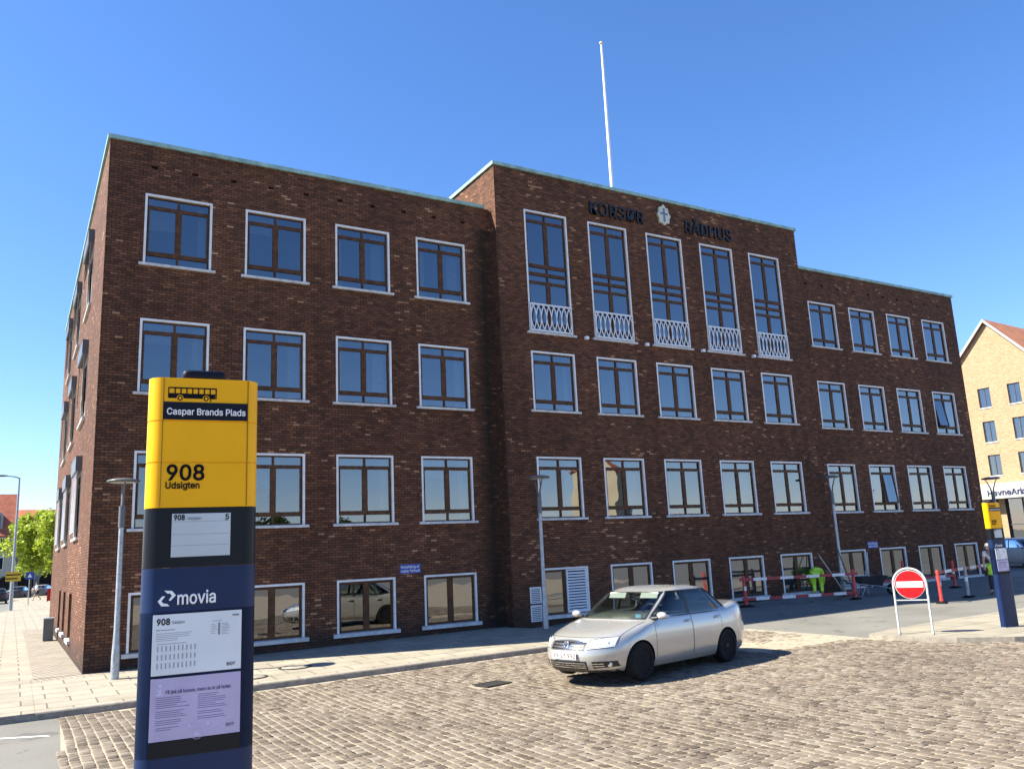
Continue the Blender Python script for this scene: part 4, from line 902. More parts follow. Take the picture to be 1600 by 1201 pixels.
    # doors: panels a few millimetres proud of the body, cut round the rear arch
    for s in (1, -1):
        for x0, x1, hx in ((-.185, .90, -.07), (-1.14, -.205, -1.02)):
            b = MB(); P = []
            for i in range(13):
                x = x0+(x1-x0)*i/12; zl = .285
                if abs(x+1.29) < .385: zl = max(zl, .305+math.sqrt(max(0, .385**2-(x+1.29)**2)))
                P.append([(x, s*low_side(x, zl+(.925-zl)*j/10, .0018), zl+(.925-zl)*j/10) for j in range(11)])
            b.grid(P, 0, True, flip=(s > 0)); d = b.build('door', M['car_paint'], o, fix=False)
            e = MB(); e.tube(P[0], .0028, 4); e.tube(P[-1], .0028, 4); e.build('door_gap', M['seam'], d)
            yh = low_side(hx, .855, 0); h_ = MB(); h_.tube([(hx-.09, s*(yh+.005), .86), (hx-.06, s*(yh+.035), .863), (hx+.06, s*(yh+.035), .857), (hx+.09, s*(yh+.005), .855)], [.014, .017, .017, .014], 8); h_.ell((hx, s*(yh+.001), .852), (.07, .006, .035)); h_.build('handle', M['car_paint'], d)
        m_ = MB(); m_.ell((.82, s*.975, 1.005), (.05, .108, .062), 0, 16, 10); mir = m_.build('wing_mirror', M['car_paint'], o); MB().tube([(.86, s*.79, .955), (.84, s*.9, .965)], [.035, .028], 8).build('mirror_foot', M['car_black'], mir)
        MB().grid([[(x, s*low_side(x, z, .006), z) for z in (.19, .23, .262)] for x in (.92, .5, 0, -.5, -.9)], 0, True, flip=(s < 0)).build('side_skirt', M['car_paint'], o, fix=False)
    # nose
    def npatch(y0, y1, z0, z1, off, ny=8, nz=3, fz=None):
        P = []
        for i in range(nz+1):
            r_ = []
            for j in range(ny+1):
                y = y0+(y1-y0)*j/ny; a, c = (fz(j/ny) if fz else (z0, z1)); z = a+(c-a)*i/nz; r_.append((low_front(y, z, off), y, z))
            P.append(r_)
        return P
    b = MB(); b.grid(npatch(-.37, .37, .535, .69, .004, 10, 4, lambda t: (.535, .69-.03*abs(2*t-1)**2)), 0); 
    gr = b.build('grille', M['car_black'], o); b = MB()
    for z in (.565, .61, .655): b.grid(npatch(-.34, .34, z-.008, z+.008, .012, 10, 1), 0)
    b.tube([(low_front(y, -0+.688-.03*(abs(y)/.36)**2, .006), y, .69-.03*(abs(y)/.36)**2) for y in [(-.36+.06*k) for k in range(13)]], .007, 6); b.build('grille_bar', M['chrome'], gr, fix=False)
    ez = .61; ex = low_front(0, ez, .018); b = MB(); b.tube([(ex-.03*math.sin(R(a))*.5, .062*math.cos(R(a)), ez+.062*math.sin(R(a))) for a in range(0, 360, 15)], .009, 6, 0, True); E2 = lambda y, z: (ex-.24*z, y, ez+z)
    b.tube([E2(-.025, .052), E2(0, .008), E2(.025, .052)], .007, 5); b.tube([E2(-.052, .03), E2(-.024, -.048), E2(0, .0), E2(.024, -.048), E2(.052, .03)], .007, 5); b.build('badge', M['chrome'], o)
    for s in (1, -1):
        f = lambda t: (.555+.03*t, .685+.075*t-.03*t*t) 
        P = npatch(s*.41, s*.735, 0, 0, .006, 14, 6, f); lamp_ = MB().grid(P, 0, True, flip=(s < 0)).build('headlight', M['lamp_clear'], o, fix=False)
        g2 = MB(); per = P[0]+[r[-1] for r in P][1:]+P[-1][::-1][1:]+[r[0] for r in P][::-1][1:-1]; g2.tube(per, .005, 5, 0, True); g2.build('lamp_rim', M['seam'], lamp_)
        for y, z, r_ in ((.51, .632, .045), (.63, .652, .052)):
            c0 = Vector((low_front(y, z, .008), s*y, z)); nrm = (Vector((1, s*.75*(y/.6), .35))).normalized(); q = nrm.to_track_quat('Z', 'Y').to_matrix().to_4x4(); q.translation = c0; g3 = MB(); g3.M = q; g3.lathe([(r_, 0), (r_*.8, .004), (r_*.5, .002), (.001, .004)], 18); g3.build('reflector', mat('lamp_bowl', (.6, .61, .64), .35, metal=.3), lamp_)
        P = npatch(s*.475, s*.75, 0, 0, .005, 10, 3, lambda t: (.255+.02*t, .365-.0*t)); side_in = MB().grid(P, 0, True, flip=(s < 0)).build('side_intake', M['car_black'], o, fix=False)
        g4 = MB(); 
        for z in (.29, .328): g4.grid(npatch(s*.48, s*.62, z-.006, z+.006, .011, 5, 1), 0)
        g4.build('intake_bar', M['chrome'], side_in, fix=False)
        c0 = Vector((low_front(.675, .312, .006), s*.675, .312)); q = Vector((1, s*.8, 0)).normalized().to_track_quat('Z', 'Y').to_matrix().to_4x4(); q.translation = c0; g5 = MB(); g5.M = q; g5.lathe([(.04, 0), (.034, .008), (.02, .003), (.001, .006)], 16); g5.build('fog_lamp', M['chrome'], side_in)
        zt = [.70, .78, .86, .92]; MB().grid([[(*[(lambda p: (p[0]-.004, s*(p[1]+.005)))(low_pt(t, z))][0], z) for t in (2.3, 2.45, 2.6, 2.75, 2.85)] for z in zt], 0, True).build('tail_lamp', M['lamp_red'], o)
    b = MB(); b.grid(npatch(-.40, .40, .235, .37, .005, 10, 3), 0); li = b.build('lower_intake', M['car_black'], o); b = MB()
    for z in (.268, .302, .336): b.grid(npatch(-.38, .38, z-.006, z+.006, .011, 10, 1), 0)
    b.build('intake_bar', M['chrome'], li, fix=False)
    b = MB(); b.grid(npatch(-.80, .80, .188, .225, .008, 16, 2), 0); b.build('front_lip', M['car_black'], o, fix=False)
    b = MB(); b.grid(npatch(-.62, .62, .724, .73, .003, 16, 1), 0)
    for sd_ in (1, -1):
        L_ = []
        for k in range(9):
            x = 1.72-.68*k/8; lo_, hi_ = .70, 1.0; yy = .735+.03*k/8
            for it in range(24):
                md_ = (lo_+hi_)/2
                if low_side(x, md_, 0) > yy: lo_ = md_
                else: hi_ = md_
            L_.append((x, sd_*yy, lo_+.002))
        b.tube(L_, .0035, 4)
    b.build('bonnet_gap', M['seam'], o, fix=False)
    pl = MB(); xp = low_front(0, .44, .014); pl.box(xp-.012, -.26, .395, xp, .26, .51); pl_ = pl.build('number_plate', M['plate_white'], o); t_ = text_mesh('YY 23 992', .098, bold=.006); t_.materials.clear(); t_.materials.append(mat('plate_ink', (.12, .05, .05), .5)); t_.transform(Matrix.Rotation(R(90), 4, 'Z')@UP); xs_ = [v.co.y for v in t_.vertices]; t_.transform(Matrix.Translation((0, -(max(xs_)+min(xs_))/2, 0))); link('plate_text', t_, pl_, (xp+.0025, 0, .417))
    # wheels
    for x in (1.29, -1.29):
        for s in (1, -1):
            w = link('wheel', None, o, (x, s*.79, .312), (R(-90*s), 0, R(8) if False else 0)); w.empty_display_size = .1
            MB().lathe([(.2, -.1), (.285, -.1), (.308, -.075), (.312, 0), (.308, .075), (.285, .098), (.215, .1), (.205, .085)], 36).build('tyre', M['rubber'], w)
            b = MB(); b.lathe([(.205, .08), (.195, .05), (.17, .035), (.135, .06), (.1, .07), (.06, .062), (.055, .08), (.03, .085), (.001, .085)], 32)
            b.build('rim', M['steel_wheel'], w); g6 = MB()
            for k in range(10): a = 2*math.pi*k/10; g6.lathe([(.018, 0), (.001, .001)], 10, 0, (.152*math.cos(a), .152*math.sin(a), .056))
            for k in range(5): a = 2*math.pi*k/5+.3; g6.lathe([(.009, 0), (.008, .012), (.001, .013)], 8, 1, (.082*math.cos(a), .082*math.sin(a), .068))
            g6.build('rim_hole', [M['dark'], M['galv']], w)
    MB().tube([(-.1, .0, 1.455), (-.16, 0, 1.5), (-.24, 0, 1.53)], [.012, .007, .003], 6).build('aerial', M['car_black'], o) if False else None
    return o
HD = R(193.5)                                  # heading of the car
CSC = 1.045
cpx = Vector((9.42, -9.08)); ln = Vector((-math.sin(HD), math.cos(HD)))   # left-hand direction
cc = Vector((9.13, -8.53))
car = make_car('silver saloon car driving across the cobbled square towards the left', (cc.x, cc.y, road_z(9.4, -8.5)+.018), HD)
car.rotation_euler = (0, R(-.55), HD); car.scale = (CSC,)*3
def repaint(o, old, new):
    for k in [o]+list(o.children_recursive):
        if k.type == 'MESH':
            for i, sl in enumerate(k.material_slots):
                if sl.material == old: sl.link = 'OBJECT'; sl.material = new
def parked(x, y, z, rz, pm, label, group):
    c = dup(car); c.location = (x, y, z); c.rotation_euler = (0, 0, rz); c.scale = (1, 1, 1); c['label'] = label; c['group'] = group
    for k in list(c.children_recursive):
        if k.name.split('.')[0] == 'plate_text': bpy.data.objects.remove(k)
    repaint(c, M['car_paint'], pm); return c
P1, P2, P3, P4 = mat('dark_car_paint', (.02, .021, .026), .5), mat('white_car_paint', (.62, .6, .56), .45), mat('graphite_paint', (.05, .05, .055), .5), mat('grey_car_paint', (.16, .16, .16), .5)
parked(42.2, 2.0, base(42)-0.0, R(-115), P2, 'pale parked car nearest the right edge, behind the far bus stop', 'cars parked by the yellow brick building')
parked(47.5, 6.2, base(42), R(-115), P4, 'grey parked car behind the pale one at the right edge', 'cars parked by the yellow brick building')
parked(54.5, 10.5, base(42), R(-110), P3, 'dark parked car close under the shop canopy', 'cars parked by the yellow brick building')
parked(-2.6, 78, -.33, R(90), P1, 'black parked car at the left edge of the side street', 'cars parked along the side street')
parked(-.6, 92, -.36, R(75), P3, 'dark grey parked car in front of the left tree trunks', 'cars parked along the side street')
parked(1.9, 97, -.37, R(70), P4, 'grey parked car partly hidden by the hall corner', 'cars parked along the side street')

# ================================================================== PEOPLE
SK = mat('skin', (.5, .3, .22), .6); HV = mat('hi_vis_yellow', (.55, .85, .05), .7, noise=(9, .15)); WHT = mat('white_cotton', (.78, .78, .77), .85, noise=(7, .06)); DKT = mat('dark_trousers', (.03, .03, .035), .85); SHOE = mat('work_boots', (.06, .045, .03), .8); HAIRG = mat('grey_hair', (.35, .33, .31), .8); HAIRB = mat('brown_hair', (.06, .04, .025), .8); BAND = mat('reflective_band', (.55, .56, .55), .4)
def skin(name, pts, edges, rad, m, parent, root=0, sub=1, loc=(0, 0, 0)):
    me = bpy.data.meshes.new(name); me.from_pydata([tuple(p) for p in pts], edges, []); o = link(name, me, parent, loc)
    md = o.modifiers.new('skin', 'SKIN'); sv = me.skin_vertices[0].data
    for i, r_ in enumerate(rad): sv[i].radius = (r_, r_) if not isinstance(r_, tuple) else r_
    sv[root].use_root = True; md.use_smooth_shade = True
    o.modifiers.new('sub', 'SUBSURF').levels = sub; o.modifiers['sub'].render_levels = sub
    bake(o); o.data.materials.clear(); o.data.materials.append(m)
    o.data.polygons.foreach_set('use_smooth', [True]*len(o.data.polygons)); return o
def person(loc, rz, J, label, top, legs, hair=HAIRB, hivis=None, shorts=None, group=None, scale=1):
    o = tag(empty('person', loc, rz), label, 'person', group)
    V3 = lambda k: Vector(J[k])
    keys = ['pelvis', 'waist', 'chest', 'neck', 'skull', 'crown', 'shL', 'elL', 'wrL', 'shR', 'elR', 'wrR', 'hiL', 'knL', 'anL', 'toL', 'hiR', 'knR', 'anR', 'toR']
    rad = dict(pelvis=.13, waist=.115, chest=.135, neck=.05, skull=.088, crown=.075, shL=.06, elL=.042, wrL=.03, shR=.06, elR=.042, wrR=.03, hiL=.09, knL=.06, anL=.042, toL=.035, hiR=.09, knR=.06, anR=.042, toR=.035)
    E_ = [('pelvis', 'waist'), ('waist', 'chest'), ('chest', 'neck'), ('neck', 'skull'), ('skull', 'crown')]
    for s in 'LR': E_ += [('chest', 'sh'+s), ('sh'+s, 'el'+s), ('el'+s, 'wr'+s), ('pelvis', 'hi'+s), ('hi'+s, 'kn'+s), ('kn'+s, 'an'+s), ('an'+s, 'to'+s)]
    pts = [V3(k) for k in keys]; rr = [rad[k] for k in keys]; ed = [(keys.index(a), keys.index(c)) for a, c in E_]
    for s in 'LR':                                            # palm, four curled fingers and a thumb
        w = V3('wr'+s); d = (w-V3('el'+s)).normalized(); sd_ = d.cross(Vector((0, 0, 1))); sd_ = sd_.normalized() if sd_.length > .1 else Vector((0, 1, 0)); nn = d.cross(sd_)
        pi_ = len(pts); pts.append(w+d*.06); rr.append(.034); ed.append((keys.index('wr'+s), pi_))
        for k, (off, ln_) in enumerate(((-.027, .07), (-.009, .08), (.009, .075), (.027, .06))):
            i0 = len(pts); pts += [w+d*.095+sd_*off, w+d*(.095+ln_*.55)+sd_*off*1.1+nn*.012, w+d*(.095+ln_*.8)+sd_*off+nn*.035]; rr += [.011, .009, .008]; ed += [(pi_, i0), (i0, i0+1), (i0+1, i0+2)]
        i0 = len(pts); pts += [w+d*.05-sd_*.04, w+d*.085-sd_*.055+nn*.015]; rr += [.012, .009]; ed += [(pi_, i0), (i0, i0+1)]
    hd = (V3('crown')-V3('skull')).normalized(); fw = Vector(J['face']).normalized()
    body = skin('body', pts, ed, rr, SK, o)
    def cloth(name, ks, infl, m, extra=None):
        es = [(a, c) for a, c in E_ if a in ks and c in ks]; P = [V3(k) for k in ks]
        if extra:
            for (a, c, f) in extra: P.append(V3(a).lerp(V3(c), f))
        R_ = [rad[k]+infl for k in ks]+([rad[e[0]]*(1-e[2])+rad[e[1]]*e[2]+infl for e in extra] if extra else [])
        ee = [(ks.index(a), ks.index(c)) for a, c in es]+([(ks.index(e[0]), len(ks)+i) for i, e in enumerate(extra)] if extra else [])
        return skin(name, P, ee, R_, m, o)
    if top == 'jacket':
        j = cloth('jacket', ['pelvis', 'waist', 'chest', 'shL', 'elL', 'shR', 'elR'], .03, HV, [('elL', 'wrL', .9), ('elR', 'wrR', .9)])
    else: cloth('shirt', ['pelvis', 'waist', 'chest', 'shL', 'shR'], .022, WHT, [('shL', 'elL', .6), ('shR', 'elR', .6)])
    lg = ['pelvis', 'hiL', 'knL', 'hiR', 'knR']
    if legs == 'hivis':
        cloth('trousers', lg, .018, HV, [('knL', 'anL', .9), ('knR', 'anR', .9)])
        for s in 'LR': a, t = V3('kn'+s), V3('an'+s); skin('reflective_band', [a.lerp(t, .3), a.lerp(t, .42)], [(0, 1)], [.088, .085], BAND, o)
    elif legs == 'split': cloth('trousers', lg, .02, DKT, [('knL', 'anL', .9), ('knR', 'anR', .9)]); cloth('work_shorts', ['pelvis', 'hiL', 'hiR'], .05, HV, [('hiL', 'knL', .85), ('hiR', 'knR', .85)])
    else: cloth('shorts', ['pelvis', 'hiL', 'hiR'], .025, DKT, [('hiL', 'knL', .8), ('hiR', 'knR', .8)])
    for s in 'LR': a, t = V3('an'+s), V3('to'+s); skin('shoe', [a+Vector((0, 0, .02)), a-Vector((0, 0, .03)), t], [(0, 1), (1, 2)], [.058, .056, .048], SHOE, o)
    c = V3('crown'); b = MB(); b.ell(tuple(c-fw*.03+hd*.012), (.092, .092, .085)); b.build('hair', hair, o)
    # face: eyes, nose, mouth, ears on the front of the head
    up = (hd-fw*hd.dot(fw)).normalized(); rt = fw.cross(up); fc = V3('skull').lerp(c, .5)
    b = MB(); 
    for s in (-1, 1): b.ell(tuple(fc+fw*.082+rt*s*.032+up*.025), (.011, .011, .009), 1, 8, 6); b.ell(tuple(fc+rt*s*.092), (.018, .018, .03), 0, 8, 6)
    b.ell(tuple(fc+fw*.095), (.018, .018, .024), 0, 8, 6); b.ell(tuple(fc+fw*.084-up*.045), (.022, .022, .008), 2, 8, 6); b.build('face', [SK, DKT, mat('lips', (.35, .14, .12), .6)], o)
    return o
# bending worker in hi-vis: faces local +x
bend = dict(pelvis=(0, 0, .82), waist=(.12, 0, .9), chest=(.36, 0, .86), neck=(.5, 0, .8), skull=(.58, 0, .74), crown=(.64, 0, .68), shL=(.4, .19, .83), elL=(.44, .22, .56), wrL=(.5, .16, .32), shR=(.4, -.19, .83), elR=(.46, -.22, .55), wrR=(.52, -.14, .3), hiL=(0, .1, .76), knL=(.06, .12, .42), anL=(-.04, .12, .08), toL=(.12, .14, .04), hiR=(0, -.1, .76), knR=(.12, -.13, .43), anR=(.02, -.13, .08), toR=(.18, -.15, .04), face=(.5, 0, -.85))
person((23.3, -.8, road_z(23.3, -.8)+.01), R(40), bend, 'worker in hi-vis yellow jacket and trousers bending down behind the striped boards', 'jacket', 'hivis')
lean = dict(pelvis=(0, 0, .9), waist=(.04, 0, 1.05), chest=(.16, 0, 1.32), neck=(.27, 0, 1.46), skull=(.37, 0, 1.5), crown=(.42, 0, 1.57), shL=(.2, .19, 1.36), elL=(.3, .24, 1.1), wrL=(.46, .16, .95), shR=(.2, -.19, 1.36), elR=(.28, -.24, 1.1), wrR=(.42, -.18, .93), hiL=(0, .1, .86), knL=(.1, .12, .47), anL=(-.08, .12, .09), toL=(.08, .14, .04), hiR=(0, -.1, .86), knR=(.2, -.12, .5), anR=(.22, -.12, .09), toR=(.38, -.14, .04), face=(.85, 0, -.4))
person((27.02, -5.1, road_z(27.3, -5.3)+.01), R(190), lean, 'man in white shirt and yellow work shorts leaning forward beside the far bus stop', 'shirt', 'split', HAIRG)
walk = dict(pelvis=(0, 0, .92), waist=(.02, 0, 1.05), chest=(.05, 0, 1.32), neck=(.07, 0, 1.5), skull=(.1, 0, 1.58), crown=(.1, 0, 1.66), shL=(.05, .19, 1.4), elL=(-.08, .24, 1.14), wrL=(.06, .26, .95), shR=(.05, -.19, 1.4), elR=(.18, -.24, 1.15), wrR=(.36, -.22, 1.05), hiL=(0, .1, .88), knL=(.22, .11, .5), anL=(.3, .11, .1), toL=(.46, .12, .06), hiR=(0, -.1, .88), knR=(-.08, -.11, .47), anR=(-.36, -.11, .16), toR=(-.24, -.12, .05), face=(1, 0, 0))
person((.75, 74, -.2), R(185), walk, 'distant pedestrian in a white shirt and dark shorts walking on the left pavement', 'shirt', 'short')

# ================================================================== TREES
def leaf_mat(name, c):
    m = bpy.data.materials.new(name); m.use_nodes = True; N = NT(m); b = m.node_tree.nodes['Principled BSDF']; b.inputs['Roughness'].default_value = .55
    g = N.n('ShaderNodeNewGeometry'); cl = N.ramp(g.outputs['Random Per Island'], [(0, tuple(x*.55 for x in c)), (.6, c), (1, tuple(min(1, x*1.5) for x in c))]); N.l(cl, b.inputs['Base Color'])
    tr = N.n('ShaderNodeBsdfTranslucent'); N.l(cl, tr.inputs['Color']); mx = N.n('ShaderNodeMixShader'); mx.inputs[0].default_value = .4; N.l(b.outputs[0], mx.inputs[1]); N.l(tr.outputs[0], mx.inputs[2]); N.l(mx.outputs[0], m.node_tree.nodes['Material Output'].inputs[0]); return m
M['leaf'] = leaf_mat('fresh_spring_leaves', (.36, .44, .04)); M['leaf2'] = leaf_mat('dull_leaves', (.07, .1, .03)); M['bark'] = mat('bark', (.05, .04, .03), .9, noise=(8, .4), bump=(20, .6))
def tree(x, y, z, th, cw, ch, label, group, lm='leaf', nl=5200, ls=.2):
    o = tag(empty('street_tree', (x, y, z)), label, 'tree', group); rs = random.Random(int(x*7+y)); b = MB()
    b.tube([(0, 0, 0), (.03, .02, th*.5), (0, .05, th), (.05, 0, th+ch*.6)], [.2, .15, .12, .03], 10); cl = []
    for k in range(22):
        a = rs.uniform(0, 6.28); u_ = rs.random(); zz = th+ch*(.05+.85*u_); rr = cw*(.25+.75*math.sin(math.pi*min(1, .18+.72*u_)))*rs.uniform(.35, .85); c = Vector((rr*math.cos(a), rr*math.sin(a), zz)); cl.append((c, rs.uniform(.28, .48)*cw))
        b.tube([(0, 0, max(th*.8, zz-ch*.32)), tuple(c*.55+Vector((0, 0, zz*.42))), tuple(c)], [.06, .04, .015], 5)
    b.build('trunk', M['bark'], o)
    V = []; F = []
    for k in range(nl):
        c, r_ = cl[rs.randrange(len(cl))]; d = Vector((rs.gauss(0, 1), rs.gauss(0, 1), rs.gauss(0, .8))); d.normalize(); p = c+d*r_*rs.uniform(.45, 1.08)
        a1 = Vector((rs.gauss(0, 1), rs.gauss(0, 1), rs.gauss(0, .6))).normalized(); a2 = a1.cross(Vector((rs.gauss(0, 1), rs.gauss(0, 1), rs.gauss(0, 1)))).normalized(); s_ = ls*rs.uniform(.6, 1.3); i = len(V)
        V += [tuple(p-a1*s_), tuple(p+a2*s_*.55), tuple(p+a1*s_), tuple(p-a2*s_*.55)]; F.append((i, i+1, i+2, i+3))
    me = bpy.data.meshes.new('crown'); me.from_pydata(V, [], F); me.materials.append(M[lm]); link('crown', me, o); return o
tree(.35, 88, -.38, 3.2, 2.7, 6.6, 'fresh green street tree, the left one of the pair in the side street', 'trees in the side street')
tree(2.7, 84, -.37, 3.0, 2.6, 6.6, 'fresh green street tree next to the hall corner in the side street', 'trees in the side street')
tree(3.2, 108, -.4, 3.0, 3.2, 7.6, 'fresh green tree farther back, showing between the two front trees', 'trees in the side street', nl=3600)

# ================================================================== BACKGROUND BUILDINGS
M['tile'] = mat('red_roof_tiles', (.36, .1, .05), .8, noise=(1.5, .25)); M['tile_orange'] = mat('orange_roof_tiles', (.46, .17, .075), .8, noise=(1.5, .2)); M['render_white'] = mat('white_render', (.42, .395, .35), .85, noise=(.6, .1)); M['render_grey'] = mat('grey_render', (.28, .28, .29), .85, noise=(.6, .12)); M['grey_board'] = mat('pale_barge_board', (.36, .35, .33), .6); M['wframe'] = mat('dark_window_frame', (.05, .055, .065), .5); M['brand_navy'] = mat('fascia_letter_navy', (.02, .03, .1), .5)
yb = tag(empty('yellow_brick_building', (65.29, 16.06, .2), R(4-90)), 'yellow brick gabled building with orange roof and shop front at the right edge', 'building')
# local x runs along the gable (to the right in view), local y into the house
HWD, PEAK, EAVE = 5.0, 18.5, 12.9; s0 = 1.14
def gable():
    b = MB(); us = [s0-HWD, -3.0, -2.05, -.25, .7, 2.05, 3.0, 4.3, 5.25, s0+HWD]; rows_ = [(11.66, 13.24), (8.88, 10.55), (6.22, 7.85)]
    cols = [(-3.0, -2.05), (-.25, .7), (2.05, 3.0), (4.3, 5.25)]; zs = sorted({0, .0, 4.6, 12.9}|{v for r_ in rows_ for v in r_ if v < 12.9}); H = [(a, c, z0, z1) for a, c in cols for z0, z1 in rows_]
    zs = sorted({4.6, 6.22, 7.85, 8.88, 10.55, 11.66, 13.24})
    for i in range(len(us)-1):
        for j in range(len(zs)-1):
            cu, cz = (us[i]+us[i+1])/2, (zs[j]+zs[j+1])/2
            if any(h[0] < cu < h[1] and h[2] < cz < h[3] for h in H): continue
            b.quad((us[i], 0, zs[j]), (us[i+1], 0, zs[j]), (us[i+1], 0, zs[j+1]), (us[i], 0, zs[j+1]))
    for a, c, z0, z1 in H:
        for q in (((a, 0, z0), (a, .18, z0), (a, .18, z1), (a, 0, z1)), ((c, 0, z0), (c, 0, z1), (c, .18, z1), (c, .18, z0)), ((a, 0, z0), (c, 0, z0), (c, .18, z0), (a, .18, z0)), ((a, 0, z1), (a, .18, z1), (c, .18, z1), (c, 0, z1))): b.quad(*q)
    sl = (PEAK-EAVE)/HWD; zt = 13.24; dx = (PEAK-zt)/sl
    b.add([(s0-HWD, 0, zt), (s0+HWD, 0, zt), (s0+dx, 0, zt), (s0, 0, PEAK), (s0-dx, 0, zt)], [(4, 2, 3)])
    for s in (-1, 1): b.quad((s0+s*HWD, 0, 0), (s0+s*HWD, 16, 0), (s0+s*HWD, 16, EAVE+.35), (s0+s*HWD, 0, EAVE+.35))
    for x0, x1 in ((s0-HWD, -3.6), (.05, .5), (s0+HWD-.7, s0+HWD)): b.quad((x0, 0, 0), (x1, 0, 0), (x1, 0, 4.6), (x0, 0, 4.6))
    b.build('wall', M['yellow_brick'], yb, fix=False)
    b = MB()
    for s in (-1, 1):
        a, e = (s0, PEAK+.12), (s0+s*(HWD+.45), EAVE-.4)
        b.add([(a[0], -.2, a[1]), (a[0], 16, a[1]), (e[0], 16, e[1]), (e[0], -.2, e[1]), (a[0], -.2, a[1]+.16), (a[0], 16, a[1]+.16), (e[0], 16, e[1]+.16), (e[0], -.2, e[1]+.16)], [(0, 1, 2, 3), (4, 7, 6, 5), (0, 3, 7, 4), (1, 5, 6, 2), (3, 2, 6, 7)])
    rf = b.build('roof', M['tile_orange'], yb); b = MB()
    for s in (-1, 1): b.add([(s0, -.32, PEAK+.28), (s0+s*(HWD+.5), -.32, EAVE-.3), (s0+s*(HWD+.5), -.32, EAVE-.58), (s0, -.32, PEAK+.02), (s0, -.19, PEAK+.28), (s0+s*(HWD+.5), -.19, EAVE-.3), (s0+s*(HWD+.5), -.19, EAVE-.58), (s0, -.19, PEAK+.02)], [(0, 1, 2, 3), (7, 6, 5, 4), (0, 4, 5, 1), (3, 2, 6, 7)])
    b.build('barge_board', M['grey_board'], rf)
    for a, c, z0, z1 in H:
        b = MB(); ring(b, a, z0, c, z1, .07, .1, .18); b.box((a+c)/2-.03, .1, z0+.07, (a+c)/2+.03, .18, z1-.07); w = b.build('window', M['wframe'], yb); MB().quad((a+.07, .14, z0+.07), (c-.07, .14, z0+.07), (c-.07, .14, z1-.07), (a+.07, .14, z1-.07)).build('pane', M['glass'], w, fix=False)
        if random.random() < .7: MB().quad((a+.1, .35, z0), ((a+c)/2-.05, .35, z0), ((a+c)/2-.12, .35, z1), (a+.1, .35, z1)).build('curtain', M['curtain'], w, fix=False)
        MB().box(a-.04, -.05, z0-.08, c+.04, .06, z0-.003).build('sill', M['sill'], w)
    MB().box(s0-HWD+.1, .5, 4.4, s0+HWD-.1, 3.0, 4.5).box(s0-HWD+.1, 3.0, 0, s0+HWD-.1, 3.1, 13).box(s0-HWD+.1, .4, 8.2, s0+HWD-.1, 3, 8.3).box(s0-HWD+.1, .4, 11, s0+HWD-.1, 3, 11.1).build('interior', M['room'], yb)
    b = MB(); b.box(s0-HWD-.3, -1.1, 4.7, s0+HWD+.3, -.01, 5.55); b.build('canopy', M['render_white'], yb)
    MB().box(s0-HWD-.3, -1.115, 4.36, s0+HWD+.3, -1.0, 4.69).build('canopy_edge', M['grey_board'], yb)
    text('fascia_lettering', 'HavneArk', .62, M['brand_navy'], yb, -.2, 4.62-.02, -1.14, width=2.75, bold=.015)
    b = MB(); b.quad((-3.6, .3, 0), (.05, .3, 0), (.05, .3, 4.55), (-3.6, .3, 4.55)); b.quad((.5, .3, 0), (s0+HWD-.7, .3, 0), (s0+HWD-.7, .3, 4.55), (.5, .3, 4.55)); b.build('shop_window', M['glass'], yb, fix=False)
    b = MB()
    for x in (-3.6, -2.4, -1.2, .0, .5, 1.7, 2.9, 4.1, 5.4): b.box(x-.04, .22, 0, x+.04, .34, 4.55)
    b.box(-3.6, .22, 2.3, 5.4, .34, 2.4); b.build('shop_frame', M['wframe'], yb)
    b = MB()
    for x in (-.9,): b.box(x-.22, -.95, 0, x+.22, -.55, 4.7)
    b.build('pillar', M['render_white'], yb)
gable()
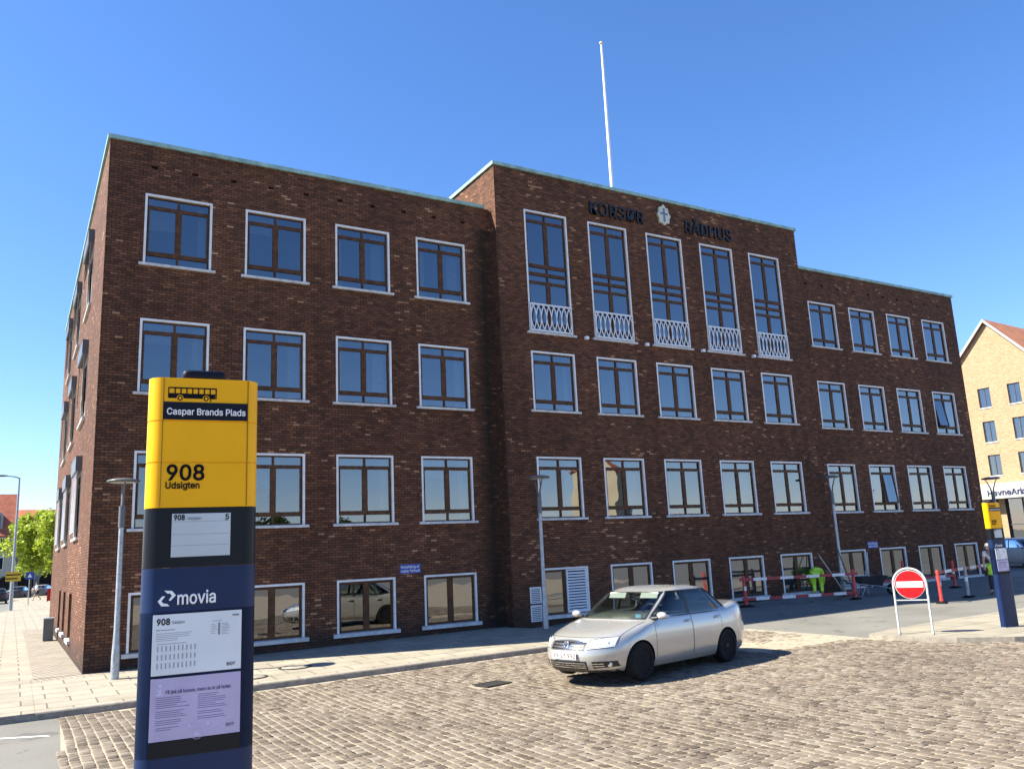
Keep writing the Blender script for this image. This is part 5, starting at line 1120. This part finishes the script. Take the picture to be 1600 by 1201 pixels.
def house(name, label, x0, x1, y0, dep, eave, ridge, wm, rm, wins, dormers=(), arches=()):
    o = tag(empty(name, ((x0+x1)/2, y0, -.45)), label, 'house'); hw = (x1-x0)/2
    b = MB(); b.box(-hw, 0, 0, hw, dep, eave); 
    for s in (-1, 1): b.add([(s*hw, 0, eave), (s*hw, dep, eave), (s*hw, dep/2, ridge)], [(0, 1, 2)])
    b.build('wall', wm, o); b = MB(); e = .35
    for y_a, y_b in ((-e, dep/2), (dep+e, dep/2)):
        zA = eave-(ridge-eave)/(dep/2)*e; b.add([(-hw-.2, y_a, zA), (hw+.2, y_a, zA), (hw+.2, y_b, ridge), (-hw-.2, y_b, ridge), (-hw-.2, y_a, zA+.18), (hw+.2, y_a, zA+.18), (hw+.2, y_b, ridge+.18), (-hw-.2, y_b, ridge+.18)], [(0, 1, 2, 3), (7, 6, 5, 4), (0, 4, 5, 1), (1, 5, 6, 2), (3, 7, 4, 0)])
    rf = b.build('roof', rm, o)
    for x, z, w, h in wins:
        b = MB(); ring(b, x-w/2, z, x+w/2, z+h, .09, -.06, .0); b.box(x-.04, -.055, z+.09, x+.04, -.005, z+h-.09); f = b.build('window', M['white_trim'], o); MB().quad((x-w/2+.09, -.02, z+.09), (x+w/2-.09, -.02, z+.09), (x+w/2-.09, -.02, z+h-.09), (x-w/2+.09, -.02, z+h-.09)).build('pane', M['gloss_black'], f, fix=False)
    for x, w, h in arches:
        p = [(x-w/2, 0.05), (x+w/2, .05), (x+w/2, h-w/2)]+[(x+w/2*math.cos(R(a)), h-w/2+w/2*math.sin(R(a))) for a in range(15, 180, 15)]+[(x-w/2, h-w/2)]; MB().prism(p, -.03, .02).build('archway', M['gloss_black'], o)
        p2 = [(x+(w/2+.16)*math.cos(R(a)), -.05, h-w/2+(w/2+.16)*math.sin(R(a))) for a in range(0, 181, 15)]; MB().tube(p2, .09, 5).build('arch_moulding', M['render_white'], o)
    for x, z, w, h in dormers:
        d = MB(); p = [(x-w/2, z), (x+w/2, z), (x+w/2, z+h*.7)]+[(x+w/2*math.cos(R(a)), z+h*.7+h*.3*math.sin(R(a))) for a in range(20, 180, 20)]+[(x-w/2, z+h*.7)]; d.prism(p, .5, 3.5); dm = d.build('dormer', M['render_grey'], rf)
        p = [(x+(q[0]-x)*.6, z+.15+(q[1]-z)*.8) for q in p]; MB().prism(p, .44, .49).build('pane', M['gloss_black'], dm)
    return o
house('white_house', 'white rendered house with steep red tiled roof at the left edge', -14, -1.4, 113, 9, 8.4, 14.0, M['render_white'], M['tile'], [(x, z, 1.1, 1.7) for x in (-4.5, -2.2, 0, 2.2, 4.6) for z in (3.6, 6.2)], [(3.9, 9.2, 1.7, 2.3), (.4, 9.2, 1.7, 2.3)], [(3.6, 1.7, 2.9), (.8, 1.7, 2.9), (5.4, 1.2, 2.7)])
house('grey_house', 'pale grey town house with orange tiled roof behind the two street trees', -1.2, 8.5, 116, 10, 7.0, 12.0, M['render_grey'], M['tile_orange'], [(x, z, 1.1, 1.6) for x in (-3.6, -1.4, 1, 3.2) for z in (3.8,)], [(-2.4, 7.6, 1.5, 2.2)], [(-3.4, 1.9, 2.9), (-.8, 1.9, 2.9), (2.0, 1.9, 2.9)])
# across the square, behind the camera: what the hall's windows mirror
house('cream_house', 'tall cream house across the square, seen only mirrored in a window', 96, 106.5, -110, 9, 17.5, 21, mat('cream_render', (.55, .46, .31), .85, noise=(.5, .1)), M['tile'], [(x, z, 1.2, 1.7) for x in (-3.4, 0, 3.4) for z in (3, 6, 9, 12, 14.8)]).rotation_euler = (0, 0, R(180-38))
for k, (x, y, cw, lb) in enumerate(((24, -78, 3.2, 'leafy tree mirrored low in the left ground floor windows'), (34, -84, 3.6, 'broad tree across the square, mirrored beside the cream house'), (58, -82, 3.0, 'tree across the square, mirrored low in the centre windows'))):
    tree(x, y, -.1, 2.2, cw, 5.6, lb, 'trees across the square', 'leaf2', 2500, .3)
